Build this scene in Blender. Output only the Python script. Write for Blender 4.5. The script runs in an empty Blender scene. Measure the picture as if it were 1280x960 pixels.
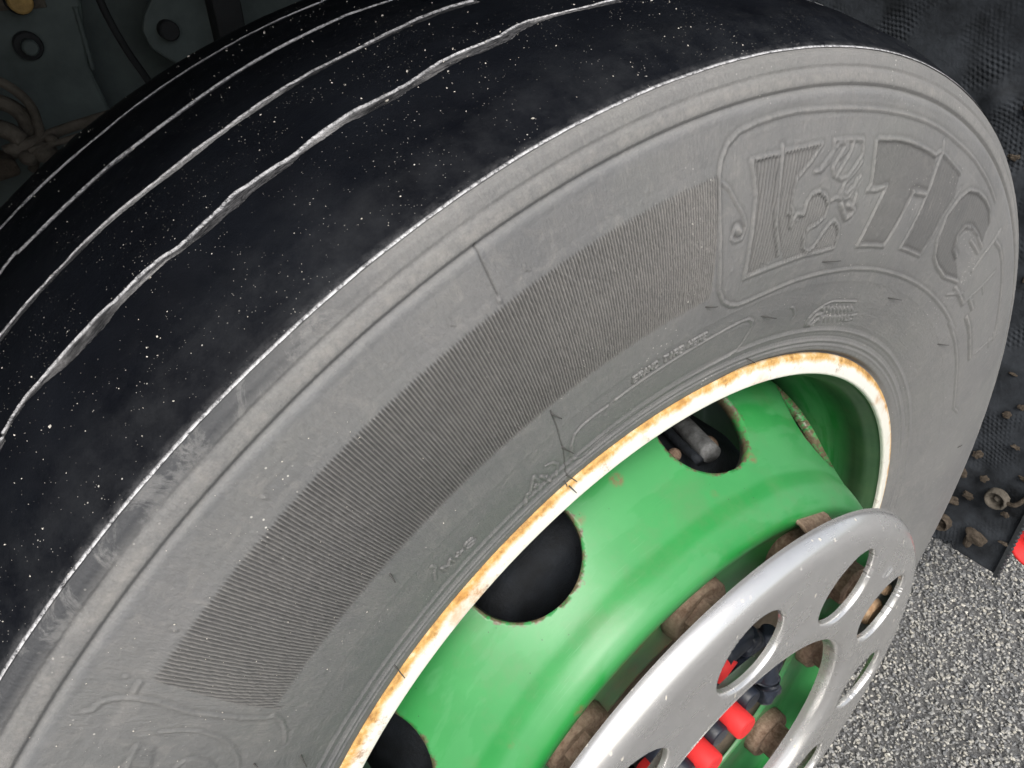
import bpy, bmesh, math, random
import numpy as np
from mathutils import Matrix, Vector

random.seed(7); rng = np.random.default_rng(11)
scene = bpy.context.scene
C = scene.collection

# ------------------------------------------------------------------ camera
TILT = math.radians(29.5)             # roll of the wheel drawing frame against plumb
AXLE = 0.485                          # axle height over the ground
CA, SA = math.cos(TILT), math.sin(TILT)
WM = np.array([[CA, 0, -SA], [0, 1, 0], [SA, 0, CA]])
def W(P):                             # wheel frame -> world
    return np.asarray(P, float) @ WM.T + np.array([0, 0, AXLE])
camd = bpy.data.cameras.new('camera'); cam = bpy.data.objects.new('camera', camd); C.objects.link(cam)
camd.sensor_width = 36; camd.lens = 933.17 / 1280 * 36; camd.clip_start = 0.02; camd.clip_end = 200
RW = np.array([[0.69941927, -0.59515977, -0.39572405], [-0.69697756, -0.44539813, -0.56199892], [0.1582244, 0.66888366, -0.72633304]])
r_, d_, f_ = (WM @ RW[0]), (WM @ RW[1]), (WM @ RW[2])
pos = W((0, -0.21726531, 0.6122044))
cam.matrix_world = Matrix(((r_[0], -d_[0], -f_[0], pos[0]), (r_[1], -d_[1], -f_[1], pos[1]), (r_[2], -d_[2], -f_[2], pos[2]), (0, 0, 0, 1)))
scene.camera = cam
scene.render.resolution_x, scene.render.resolution_y = 1024, 768

# ------------------------------------------------------------------ sky and sun
wd = bpy.data.worlds.new('World'); scene.world = wd; wd.use_nodes = True
wn = wd.node_tree; bg = wn.nodes['Background']
SUN_EL, SUN_AZ = math.radians(48), math.radians(219)     # azimuth from +Y, clockwise
sky = wn.nodes.new('ShaderNodeTexSky'); sky.sky_type = 'NISHITA'; sky.sun_disc = False
sky.sun_elevation = SUN_EL; sky.sun_rotation = SUN_AZ; sky.dust_density = 4; sky.air_density = 1.2
hs = wn.nodes.new('ShaderNodeHueSaturation'); hs.inputs['Saturation'].default_value = 0.38
wn.links.new(sky.outputs[0], hs.inputs['Color']); wn.links.new(hs.outputs[0], bg.inputs[0]); bg.inputs[1].default_value = 0.135
sd = bpy.data.lights.new('sun', 'SUN'); sd.energy = 1.5; sd.angle = math.radians(26); sd.color = (1, .96, .9)
so = bpy.data.objects.new('sun', sd); C.objects.link(so); so.location = (0, -3, 4)
sv = Vector((math.sin(SUN_AZ) * math.cos(SUN_EL), math.cos(SUN_AZ) * math.cos(SUN_EL), math.sin(SUN_EL)))
so.rotation_euler = sv.to_track_quat('Z', 'Y').to_euler()
vs = scene.view_settings; vs.view_transform = 'Standard'; vs.look = 'None'; vs.exposure = 0.52; vs.gamma = 1
scene.display_settings.display_device = 'sRGB'
try: vs.use_curve_mapping = False
except Exception: pass

# ------------------------------------------------------------------ node helpers
class Mat:
    def __init__(s, name):
        s.m = bpy.data.materials.new(name); s.m.use_nodes = True; s.t = s.m.node_tree; s.n = s.t.nodes
        s.b = s.n['Principled BSDF']
        s.tc = s.n.new('ShaderNodeTexCoord').outputs['Object']; s.uv = None
    def UV(s):
        if s.uv is None: s.uv = s.n.new('ShaderNodeTexCoord').outputs['UV']
        return s.uv
    def link(s, a, b): s.t.links.new(a, b)
    def put(s, key, v):
        i = s.b.inputs[key]
        if hasattr(v, 'links') or hasattr(v, 'is_linked'): s.link(v, i)
        else: i.default_value = (v if not isinstance(v, tuple) else (*v, 1)) if key not in () else v
    def scale(s, vec, sc):
        m = s.n.new('ShaderNodeMapping'); m.inputs['Scale'].default_value = sc; s.link(vec, m.inputs['Vector']); return m.outputs[0]
    def noise(s, scale, detail=4, rough=.55, vec=None, dist=0):
        n = s.n.new('ShaderNodeTexNoise'); n.inputs['Scale'].default_value = scale; n.inputs['Detail'].default_value = detail
        n.inputs['Roughness'].default_value = rough; n.inputs['Distortion'].default_value = dist
        s.link(vec or s.tc, n.inputs['Vector']); return n.outputs['Fac']
    def voro(s, scale, feat='F1', out='Distance', vec=None, rand=1):
        n = s.n.new('ShaderNodeTexVoronoi'); n.feature = feat; n.inputs['Scale'].default_value = scale; n.inputs['Randomness'].default_value = rand
        s.link(vec or s.tc, n.inputs['Vector']); return n.outputs[out]
    def ramp(s, f, stops):
        r = s.n.new('ShaderNodeValToRGB'); s.link(f, r.inputs[0]); e = r.color_ramp.elements
        while len(e) < len(stops): e.new(.5)
        for el, (p, c) in zip(e, stops):
            el.position = p; el.color = (c, c, c, 1) if not isinstance(c, tuple) else (*c, 1)
        return r.outputs[0]
    def mix(s, f, a, b, mode='MIX'):
        n = s.n.new('ShaderNodeMix'); n.data_type = 'RGBA'; n.blend_type = mode
        for k, v in ((0, f), (6, a), (7, b)):
            if isinstance(v, (int, float)): n.inputs[k].default_value = v if k == 0 else (v, v, v, 1)
            elif isinstance(v, tuple): n.inputs[k].default_value = (*v, 1)
            else: s.link(v, n.inputs[k])
        return n.outputs[2]
    def math(s, op, a, b=0., cl=False):
        n = s.n.new('ShaderNodeMath'); n.operation = op; n.use_clamp = cl
        for k, v in ((0, a), (1, b)):
            if isinstance(v, (int, float)): n.inputs[k].default_value = v
            else: s.link(v, n.inputs[k])
        return n.outputs[0]
    def attr(s, name):
        n = s.n.new('ShaderNodeAttribute'); n.attribute_name = name; return n
    def sep(s, vec):
        n = s.n.new('ShaderNodeSeparateXYZ'); s.link(vec, n.inputs[0]); return n.outputs
    def bump(s, h, strength=.4, dist=.001, prev=None):
        n = s.n.new('ShaderNodeBump'); n.inputs['Strength'].default_value = strength; n.inputs['Distance'].default_value = dist
        s.link(h, n.inputs['Height'])
        if prev is not None: s.link(prev, n.inputs['Normal'])
        s.link(n.outputs[0], s.b.inputs['Normal']); return n.outputs[0]
    def set(s, **k):
        nm = dict(col='Base Color', rough='Roughness', metal='Metallic', spec='Specular IOR Level', coat='Coat Weight', coatr='Coat Roughness')
        for a, v in k.items(): s.put(nm[a], v)
        return s

# --- dusty sidewall rubber
def sidewall_mat():
    m = Mat('dusty_sidewall_rubber'); uv = m.UV(); s = m.sep(uv)
    big = m.noise(9, 5, .6); mid = m.noise(45, 5, .6); fine = m.noise(700, 3, .7)
    col = m.mix(m.ramp(big, [(.3, 0.), (.7, 1.)]), (.132, .135, .139), (.196, .196, .196))
    warm = m.mix(m.ramp(m.noise(14, 3, .5), [(.45, 0.), (.75, 1.)]), col, (.182, .186, .180))
    col = m.mix(m.math('MULTIPLY', m.ramp(mid, [(.35, 0.), (.8, 1.)]), .35), warm, (.25, .243, .232))
    # rows of thin streaks along the radius and along the circumference
    col = m.mix(m.math('MULTIPLY', m.ramp(m.noise(420, 6, .8), [(.40, 0.), (.62, 1.)]), .18), col, (.085, .084, .083))
    col = m.mix(m.math('MULTIPLY', m.ramp(m.noise(85, 7, .8, None, .8), [(.52, 0.), (.66, 1.)]), .32), col, (.30, .288, .268))
    st = m.noise(1, 4, .6, m.scale(uv, (260, 18, 1)))
    col = m.mix(m.math('MULTIPLY', m.ramp(st, [(.5, 0.), (.75, 1.)]), .16), col, (.30, .285, .265))
    # scuffed outer shoulder: paler band that has been rubbed dark in places
    sh = m.ramp(s[1], [(.4560, 0.), (.4580, 1.), (.474, 1.)])
    col = m.mix(m.math('MULTIPLY', sh, .20), col, m.mix(m.ramp(fine, [(.35, 0.), (.65, 1.)]), (.18, .174, .165), (.34, .328, .31)))
    rub = m.noise(30, 8, .78, None, 1.2)
    side = m.ramp(m.math('MULTIPLY', s[0], 1.), [(.618, 0.), (.70, 1.)])
    band = m.ramp(s[1], [(.4645, 0.), (.4665, 1.)])
    dk = m.math('MULTIPLY', m.math('MULTIPLY', m.ramp(rub, [(.43, 0.), (.50, 1.)]), side), band)
    col = m.mix(m.math('MULTIPLY', dk, .90), col, (.026, .028, .032))
    col = m.mix(m.math('MULTIPLY', m.math('MULTIPLY', side, band), .45), col, (.075, .078, .085))
    # pale worn stripe on the ridge
    rg = m.math('MULTIPLY', m.ramp(s[1], [(.4572, 0.), (.4584, 1.), (.4605, 1.), (.4622, 0.)]), m.ramp(m.noise(160, 4, .7), [(.4, 0.), (.62, 1.)]))
    col = m.mix(m.math('MULTIPLY', rg, .30), col, (.46, .43, .39))
    # trough shade painted over the serrated panel and moulding grooves, raised lines paler
    col = m.mix(m.math('MULTIPLY', m.attr('panel').outputs['Fac'], .52), col, (.098, .095, .092))
    stripe = m.ramp(s[1], [(.4495, 0.), (.4515, 1.), (.4540, 1.), (.4560, 0.)])
    col = m.mix(m.math('MULTIPLY', stripe, m.ramp(m.noise(30, 3, .6), [(.3, .1), (.7, .4)])), col, (.25, .258, .272))
    col = m.mix(m.ramp(s[0], [(.0, .26), (.45, .18), (.66, 0.)]), col, (.27, .262, .25))  # light falloff around the tyre painted into the rubber colour
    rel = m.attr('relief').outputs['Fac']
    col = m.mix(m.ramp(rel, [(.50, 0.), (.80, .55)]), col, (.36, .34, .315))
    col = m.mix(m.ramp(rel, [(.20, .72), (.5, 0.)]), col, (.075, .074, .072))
    # mineral specks
    v = m.voro(330); sp = m.math('MULTIPLY', m.ramp(v, [(.0, 1.), (.10, 1.), (.16, 0.)]), m.ramp(m.noise(23, 4, .7), [(.58, 0.), (.68, 1.)]))
    col = m.mix(m.math('MULTIPLY', sp, .8), col, (.75, .72, .66))
    m.set(col=col, rough=m.ramp(mid, [(.3, .50), (.7, .66)]), spec=.45)
    b = m.bump(m.noise(1300, 4, .8), .5, .0007); b = m.bump(m.noise(260, 6, .7), .22, .0010, b)
    b = m.bump(m.noise(1, 3, .6, m.scale(uv, (1500, 60, 1))), .12, .0005, b)
    return m.m
def tread_mat():
    m = Mat('blackened_tread_rubber'); uv = m.UV(); s = m.sep(uv)
    big = m.noise(16, 5, .6)
    col = m.mix(m.ramp(big, [(.3, 0.), (.75, 1.)]), (.0022, .0028, .0048), (.008, .0095, .013))
    painted_sheen = m.math('MULTIPLY', m.ramp(s[1], [(.0, .7), (.045, 0.)]), m.ramp(m.noise(60, 6, .75), [(.40, 0.), (.75, 1.)]))
    col = m.mix(m.math('MULTIPLY', painted_sheen, .30), col, (.07, .075, .08))  # grey sheen by the shoulder painted into the tread colour
    g = m.attr('groove').outputs['Fac']
    gs = m.noise(1, 7, .8, m.scale(uv, (230, 1100, 1)), .5); gp = m.noise(1, 3, .6, m.scale(uv, (22, 60, 1)))
    gcol = m.mix(m.ramp(gs, [(.40, 0.), (.62, 1.)]), (.012, .013, .017), (.21, .21, .22))
    gcol = m.mix(m.ramp(gp, [(.50, .0), (.60, .75)]), gcol, m.mix(m.ramp(m.noise(900, 3, .6), [(.4, 0.), (.6, 1.)]), (.42, .415, .42), (.75, .74, .75)))
    gv = m.noise(1, 4, .65, m.scale(uv, (11, 14, 1))); gcol = m.mix(m.ramp(gv, [(.36, .85), (.50, 0.)]), gcol, (.012, .013, .016))
    col = m.mix(m.ramp(g, [(.25, 0.), (.6, 1.)]), col, gcol)
    e = m.attr('edge').outputs['Fac']; en = m.ramp(m.noise(480, 6, .85), [(.38, .05), (.56, 1.)])
    scuff = m.math('MULTIPLY', m.ramp(m.math('ADD', s[1], .003), [(.0, 1.), (.0028, 0.)]), m.ramp(m.noise(150, 7, .8), [(.42, 0.), (.62, 1.)]))
    col = m.mix(m.math('MULTIPLY', scuff, .5), col, (.16, .16, .165))
    col = m.mix(m.math('MULTIPLY', m.math('MULTIPLY', m.ramp(e, [(.2, 0.), (.7, 1.)]), en), m.ramp(gv, [(.30, .5), (.48, 1.)])), col, (.78, .78, .80))
    for sc, lo, thr in ((900, .10, .56), (420, .085, .60)):
        v = m.voro(sc); cl = m.ramp(m.noise(38, 5, .75), [(thr - .10, 0.), (thr + .04, 1.)])
        sel = m.ramp(m.sep(m.voro(sc, out='Color'))[0], [(.72, 0.), (.74, 1.)])
        sp = m.math('MULTIPLY', m.math('MULTIPLY', m.ramp(v, [(lo, 1.), (lo + .06, 0.)]), cl), sel)
        col = m.mix(sp, col, (.55, .53, .49))
    rough = m.mix(m.ramp(g, [(.2, 0.), (.6, 1.)]), m.ramp(m.noise(30, 4), [(.3, .42), (.7, .6)]), .8)
    m.set(col=col, rough=rough, spec=.13)
    b = m.bump(m.noise(900, 4, .7), .25, .0004); b = m.bump(m.noise(120, 4, .6), .2, .001, b); m.bump(m.math('MULTIPLY', gs, g), 1., .0022, b)
    return m.m
def green_mat(name='green_wheel_paint', dark=False):
    m = Mat(name)
    n = m.noise(30, 5, .6)
    col = m.mix(m.ramp(n, [(.3, 0.), (.7, 1.)]), (.019, .240, .048), (.030, .285, .062))
    uv = m.UV()
    # dry dust with wiped patches, plus painted reflection bands beside the crest
    dust_and_sheen = m.math('MULTIPLY', m.ramp(m.noise(1, 5, .6, m.scale(uv, (9, 34, 1)), .25), [(.44, 0.), (.52, 1.)]), .36)
    sheen_gap = m.math('MULTIPLY', m.ramp(s_ := m.math('ADD', m.sep(uv)[1], m.math('MULTIPLY', m.math('SUBTRACT', m.noise(14, 3, .5), .5), .010)), [(.086, 0.), (.0905, 1.), (.0975, 1.), (.1005, 0.)]), .95)
    dust_and_sheen = m.math('MULTIPLY', m.math('MAXIMUM', dust_and_sheen, m.ramp(m.sep(uv)[1], [(.070, 0.), (.084, .30), (.125, .24), (.15, .05)])), m.math('SUBTRACT', 1., sheen_gap))  # pale reflections painted in, split by a dark crest stripe
    col = m.mix(dust_and_sheen, col, (.12, .37, .16))
    dirt = m.math('MULTIPLY', m.ramp(m.noise(22, 6, .7), [(.52, 0.), (.78, 1.)]), .45)
    col = m.mix(dirt, col, (.13, .22, .10))
    s = m.sep(uv)
    face = m.ramp(s[1], [(.30, 0.), (.36, 1.)])     # settled grime towards the nuts (profile coordinate)
    gr = m.mix(m.ramp(m.noise(60, 5, .7), [(.42, 0.), (.62, 1.)]), (.035, .15, .06), (.09, .135, .07))
    col = m.mix(m.math('MULTIPLY', m.math('MULTIPLY', m.attr('grime').outputs['Fac'], .85), m.ramp(m.noise(40, 6, .7), [(.25, .55), (.6, 1.)])), col, gr)
    h = m.attr('holeedge').outputs['Fac']
    rm = m.math('MULTIPLY', m.ramp(m.math('ADD', h, m.math('MULTIPLY', m.math('SUBTRACT', m.noise(120, 5, .7), .5), 1.5)), [(.84, 0.), (1.0, 1.)]), 1.)
    col = m.mix(m.math('MULTIPLY', rm, .9), col, m.mix(m.ramp(m.noise(300, 4, .7), [(.4, 0.), (.6, 1.)]), (.10, .055, .04), (.17, .115, .08)))
    sp = m.math('MULTIPLY', m.ramp(m.voro(30), [(.09, 1.), (.17, 0.)]), m.ramp(m.sep(m.voro(30, out='Color'))[1], [(.48, 0.), (.50, 1.)]))
    sp = m.math('MULTIPLY', sp, m.ramp(m.noise(260, 4, .8), [(.38, 0.), (.62, 1.)]))
    col = m.mix(m.math('MULTIPLY', sp, .8), col, (.24, .12, .07))
    scr = m.math('MULTIPLY', m.ramp(m.noise(1, 3, .6, m.scale(uv, (30, 1500, 1)), .3), [(.62, 0.), (.68, 1.)]), m.ramp(m.noise(9, 4, .6), [(.5, 0.), (.62, 1.)]))
    col = m.mix(m.math('MULTIPLY', scr, .35), col, (.16, .42, .20))
    dots = m.math('MULTIPLY', m.ramp(m.voro(240), [(.06, 1.), (.12, 0.)]), m.ramp(m.sep(m.voro(240, out='Color'))[0], [(.93, 0.), (.94, 1.)]))
    col = m.mix(m.math('MULTIPLY', dots, .7), col, (.03, .05, .04))
    if dark: col = m.mix(m.ramp(s[1], [(.0, .80), (.10, .85), (.17, .15), (.26, .20), (.33, .8), (.6, .7), (.9, .4)]), col, m.mix(m.ramp(m.noise(18, 5, .7), [(.35, 0.), (.65, 1.)]), (.022, .03, .020), (.055, .075, .04)))  # darker olive bands along the profile, greener stripe between them
    m.set(col=col, rough=m.mix(dust_and_sheen, .33, .48), spec=.45, coat=.06, coatr=.4)
    m.bump(m.noise(60, 3, .5), .12, .0012)
    return m.m
def lip_mat():
    m = Mat('cream_paint_with_rust'); uv = m.UV(); s = m.sep(uv)
    n1 = m.noise(42, 6, .7); n2 = m.noise(190, 5, .75)
    edge = m.ramp(s[1], [(.22, 0.), (.62, 1.)])       # towards the rubber
    k = m.math('ADD', m.math('MULTIPLY', m.math('ADD', edge, m.math('MULTIPLY', m.math('SUBTRACT', m.noise(7, 3, .6), .5), 1.1)), .46), m.math('ADD', m.math('MULTIPLY', n1, .62), m.math('MULTIPLY', n2, .20)))
    col = m.mix(m.ramp(k, [(.70, 0.), (.86, 1.)]), (.88, .86, .77), (.70, .42, .14))
    col = m.mix(m.ramp(k, [(.85, 0.), (1.0, 1.)]), col, (.20, .085, .035))
    blot = m.math('MULTIPLY', m.ramp(m.noise(20, 3, .6), [(.56, 0.), (.66, 1.)]), m.ramp(n2, [(.35, .2), (.6, 1.)]))
    col = m.mix(m.math('MULTIPLY', blot, .75), col, (.62, .30, .075))
    col = m.mix(m.math('MULTIPLY', m.ramp(m.math('MULTIPLY', n1, n2), [(.31, 0.), (.40, 1.)]), .6), col, (.25, .10, .04))
    m.set(col=col, rough=m.ramp(k, [(.6, .38), (1., .85)]), spec=.4)
    m.bump(m.math('ADD', n2, m.math('MULTIPLY', k, .5)), .5, .0012)
    return m.m
def steel_mat():
    m = Mat('brushed_stainless_steel'); uv = m.UV()
    n = m.noise(60, 5, .6); br = m.noise(1, 3, .6, m.scale(uv, (20, 1400, 1)))
    col = m.mix(m.ramp(n, [(.3, 0.), (.7, 1.)]), (.78, .77, .755), (.84, .83, .815))
    dust = m.ramp(m.noise(45, 4, .6), [(.50, 0.), (.75, 1.)])
    col = m.mix(m.math('MULTIPLY', dust, .16), col, (.48, .46, .43))
    vv = m.scale(m.tc, (1, 1, .5)); v = m.voro(170, vec=vv); sel = m.ramp(m.sep(m.voro(170, out='Color', vec=vv))[0], [(.74, 0.), (.76, 1.)])
    sp = m.math('MULTIPLY', m.ramp(m.math('ADD', v, m.math('MULTIPLY', m.noise(700, 3, .7), .25)), [(.22, 1.), (.32, 0.)]), sel)
    sp = m.math('MULTIPLY', sp, m.ramp(m.noise(40, 3, .6), [(.4, .2), (.6, 1.)]))
    col = m.mix(m.math('MULTIPLY', sp, .85), col, (.66, .60, .48))
    m.set(col=col, metal=m.math('SUBTRACT', .80, m.math('MULTIPLY', sp, .8)), rough=m.mix(dust, m.ramp(br, [(.3, .22), (.7, .27)]), .34), spec=.5)
    b = m.bump(br, .02, .0002); m.bump(m.noise(14, 2, .5), .10, .003, b)
    return m.m
def rust_mat(name='rusted_steel', a=(.17, .105, .072), b=(.35, .255, .19), r=.9, metal=0.):
    m = Mat(name); n = m.noise(260, 6, .75); n2 = m.noise(30, 4, .6)
    col = m.mix(m.ramp(n, [(.36, 0.), (.64, 1.)]), a, b)
    col = m.mix(m.math('MULTIPLY', m.ramp(n2, [(.5, 0.), (.7, 1.)]), .5), col, (.33, .28, .20))
    m.set(col=col, rough=r, spec=.25, metal=metal); m.bump(n, .8, .0015); return m.m
def plain(name, col, rough=.6, spec=.4, var=.35, sc=40, bump=.3, bd=.001, metal=0.):
    m = Mat(name); n = m.noise(sc, 6, .65)
    c2 = tuple(min(1, c * (1 + var)) for c in col); c1 = tuple(c * (1 - var) for c in col)
    m.set(col=m.mix(m.ramp(n, [(.32, 0.), (.68, 1.)]), c1, c2), rough=rough, spec=spec, metal=metal)
    m.bump(m.noise(sc * 8, 5, .7), bump, bd); return m.m
def gravel_mat():
    m = Mat('crushed_stone_chips'); a = m.attr('tone').outputs['Fac']
    col = m.ramp(a, [(0., (.11, .113, .118)), (.22, (.20, .203, .208)), (.48, (.33, .33, .32)), (.70, (.47, .455, .41)), (.88, (.52, .495, .43)), (1., (.66, .64, .58))])
    col = m.mix(.35, col, m.mix(m.ramp(m.noise(900, 4, .7), [(.35, 0.), (.65, 1.)]), .5, 1.), 'MULTIPLY')
    m.set(col=col, rough=.8, spec=.35); return m.m
M = dict(side=sidewall_mat(), tread=tread_mat(), green=green_mat(), barrel=green_mat('olive_banded_green_paint', True), lip=lip_mat(), steel=steel_mat(),
    rust=rust_mat(), tanrust=rust_mat('tan_rusted_steel', (.30, .17, .09), (.52, .36, .22)),
    red=plain('red_plastic', (.72, .035, .035), .6, .3, .12, 60, .15, .0006), black=plain('black_plastic', (.014, .018, .028), .42, .5, .5, 90, .3, .0006),
    hub=plain('dirty_black_hub_paint', (.030, .033, .036), .55, .4, .5, 50), spew=plain('black_rubber_whisker', (.07, .068, .065), .6, .3, .2, 60),
    grit=plain('pale_grit', (.66, .62, .55), .85, .3, .3, 300), flap=plain('black_moulded_flap_rubber', (.030, .034, .040), .72, .25, .75, 18, .5, .002),
    mud=plain('dried_mud', (.105, .085, .066), .95, .2, .35, 120, 1., .003), chassis=plain('dark_teal_chassis_paint', (.092, .115, .112), .6, .35, .35, 14, .2, .001),
    hose=plain('dusty_brown_hose', (.11, .097, .080), .85, .25, .4, 60, .6, .002), bolt=plain('yellow_passivated_bolt', (.42, .27, .09), .6, .4, .35, 120, .5, .001),
    arch=plain('black_wheel_arch_plastic', (.018, .019, .021), .7, .35, .4, 12), gravel=gravel_mat(), drum=plain('grimy_brake_drum', (.012, .015, .020), .7, .4, .6, 40, .6, .002),
    dirty=plain('brown_road_dirt_on_steel', (.10, .080, .058), .9, .2, .35, 60, .6, .001),
    alu=plain('scuffed_grey_metal', (.24, .245, .25), .55, .4, .5, 90, .8, .0015, .4),
    asphalt=plain('dark_binder_between_the_chips', (.20, .20, .198), .9, .3, .5, 300, .8, .003))

# ------------------------------------------------------------------ object helpers
def mesh_np(name, V, F, mat, parent=None, uv=None, attrs=None, smooth=True):
    V = np.asarray(V, np.float32); F = np.asarray(F, np.int32)
    me = bpy.data.meshes.new(name); me.vertices.add(len(V)); me.vertices.foreach_set('co', V.ravel())
    k = F.shape[1]; me.loops.add(F.size); me.loops.foreach_set('vertex_index', F.ravel())
    me.polygons.add(len(F)); me.polygons.foreach_set('loop_start', np.arange(0, F.size, k, dtype=np.int32))
    me.polygons.foreach_set('loop_total', np.full(len(F), k, np.int32))
    me.update(calc_edges=True)
    if uv is not None:
        l = me.uv_layers.new(name='UVMap'); l.data.foreach_set('uv', np.asarray(uv, np.float32)[F.ravel()].ravel())
    for n, a in (attrs or {}).items():
        at = me.attributes.new(n, 'FLOAT', 'POINT'); at.data.foreach_set('value', np.asarray(a, np.float32))
    me.polygons.foreach_set('use_smooth', np.full(len(F), smooth)); me.validate(); me.update()
    me.materials.append(mat); o = bpy.data.objects.new(name, me); C.objects.link(o)
    if parent is not None: o.parent = parent
    return o
def obj_bm(name, bm, mat, parent=None, smooth=False, bevel=0):
    me = bpy.data.meshes.new(name); bmesh.ops.recalc_face_normals(bm, faces=bm.faces); bm.to_mesh(me); bm.free()
    me.polygons.foreach_set('use_smooth', [smooth] * len(me.polygons)); me.materials.append(mat)
    o = bpy.data.objects.new(name, me); C.objects.link(o)
    if parent is not None: o.parent = parent
    if bevel:
        md = o.modifiers.new('bevel', 'BEVEL'); md.width = bevel; md.segments = 2; md.limit_method = 'ANGLE'
    return o
def tag(o, label=None, cat=None, group=None, kind=None):
    if label: o['label'] = label
    if cat: o['category'] = cat
    if group: o['group'] = group
    if kind: o['kind'] = kind
    return o
def thing(name, label, cat, loc=(0, 0, 0)):
    o = bpy.data.objects.new(name, None); C.objects.link(o); o.empty_display_size = .05
    return tag(o, label, cat)
def grid_faces(nu, nv, wrap=False, flip=False):
    i, j = np.meshgrid(np.arange(nu if wrap else nu - 1), np.arange(nv - 1), indexing='ij'); i2 = (i + 1) % nu
    F = np.stack([i * nv + j, i2 * nv + j, i2 * nv + j + 1, i * nv + j + 1], -1).reshape(-1, 4)
    return F[:, ::-1] if flip else F
def lathe(name, prof, mat, parent, n=360, th0=0, th1=360, flip=False, attrs=None, uvv=None, sub=1, to_world=True):
    prof = np.asarray(prof, float)
    if sub > 1:
        t = np.arange(len(prof)); tt = np.linspace(0, len(prof) - 1, (len(prof) - 1) * sub + 1)
        prof = np.stack([catmull(t, prof[:, 0], tt), catmull(t, prof[:, 1], tt)], 1)
    wrap = th1 - th0 >= 360
    th = np.radians(np.linspace(th0, th1, n, endpoint=not wrap))
    s = np.r_[0, np.cumsum(np.hypot(*np.diff(prof, axis=0).T))]
    R, T = np.meshgrid(prof[:, 0], th); Y = np.broadcast_to(prof[:, 1], R.shape); S = np.broadcast_to(s / s[-1], R.shape)
    P = np.stack([R * np.cos(T), Y, R * np.sin(T)], -1).reshape(-1, 3)
    uv = np.stack([T * .42, S], -1).reshape(-1, 2)
    return mesh_np(name, W(P) if to_world else P, grid_faces(n, len(prof), wrap, flip), mat, parent, uv,
                   {k: np.broadcast_to(f(prof[:, 0], prof[:, 1]), R.shape).ravel() for k, f in (attrs or {}).items()})
def catmull(t, y, tt):
    m = np.gradient(y, t); k = np.clip(np.searchsorted(t, tt, 'right') - 1, 0, len(t) - 2); h = t[k + 1] - t[k]; u = (tt - t[k]) / h
    return (2*u**3-3*u**2+1)*y[k] + (u**3-2*u**2+u)*h*m[k] + (-2*u**3+3*u**2)*y[k+1] + (u**3-u**2)*h*m[k+1]
def smooth_noise(n, seed, octs=((6, 1.), (17, .5), (40, .25))):
    r = np.random.default_rng(seed); x = np.linspace(0, 1, n); o = np.zeros(n)
    for k, a in octs: o += a * np.interp(x, np.linspace(0, 1, k + 1), r.normal(size=k + 1))
    return o
def tube_pts(pts, rad, n=10, closed=False):
    pts = [Vector(p) for p in pts]; rings = []; rads = rad if hasattr(rad, '__len__') else [rad] * len(pts)
    up = Vector((.13, .31, .94)).normalized()
    for i, p in enumerate(pts):
        t = (pts[min(i + 1, len(pts) - 1)] - pts[max(i - 1, 0)]).normalized()
        a = t.cross(up)
        if a.length < .05: a = t.cross(Vector((1, 0, 0)))
        a.normalize(); b = t.cross(a)
        rings.append([p + (a * math.cos(2 * math.pi * k / n) + b * math.sin(2 * math.pi * k / n)) * rads[i] for k in range(n)])
    return rings
def tube(name, pts, rad, mat, parent=None, n=10, sub=1):
    pts = np.asarray(pts, float)
    if sub > 1:
        t = np.arange(len(pts)); tt = np.linspace(0, len(pts) - 1, (len(pts) - 1) * sub + 1)
        pts = np.stack([catmull(t, pts[:, k], tt) for k in range(3)], 1)
        if hasattr(rad, '__len__'): rad = np.interp(tt, t, rad)
    bm = bmesh.new(); rg = [[bm.verts.new(v) for v in r] for r in tube_pts(pts, rad, n)]
    for a, b in zip(rg, rg[1:]):
        for k in range(n): bm.faces.new((a[k], a[(k + 1) % n], b[(k + 1) % n], b[k]))
    bm.faces.new(rg[0][::-1]); bm.faces.new(rg[-1])
    return obj_bm(name, bm, mat, parent, True)
def prism(bm, cx, y0, cz, rad, h, n=6, rot=0., rad2=None, cham=0., hole=0., world=True):
    """upright solid on a plane across the axle: from y0 outwards (-y) by h"""
    rad2 = rad2 or rad; rings = []
    prof = [(rad, y0), (rad2, y0 - h + cham), (rad2 - cham, y0 - h)] if cham else [(rad, y0), (rad2, y0 - h)]
    if hole: prof += [(hole, y0 - h), (hole, y0 - h + min(h * .9, .012))]
    for r, y in prof:
        q = [(cx + r * math.cos(rot + 2 * math.pi * k / n), y, cz + r * math.sin(rot + 2 * math.pi * k / n)) for k in range(n)]
        rings.append([bm.verts.new(W(p) if world else p) for p in q])
    for a, b in zip(rings, rings[1:]):
        for k in range(n): bm.faces.new((a[k], a[(k + 1) % n], b[(k + 1) % n], b[k]))
    bm.faces.new(rings[-1]); bm.faces.new(rings[0][::-1])
def box_bm(bm, c, s, rot=None):
    r = bmesh.ops.create_cube(bm, size=1)['verts']
    bmesh.ops.scale(bm, vec=s, verts=r)
    if rot is not None: bmesh.ops.rotate(bm, cent=(0, 0, 0), matrix=rot, verts=r)
    bmesh.ops.translate(bm, vec=c, verts=r); return r
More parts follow.
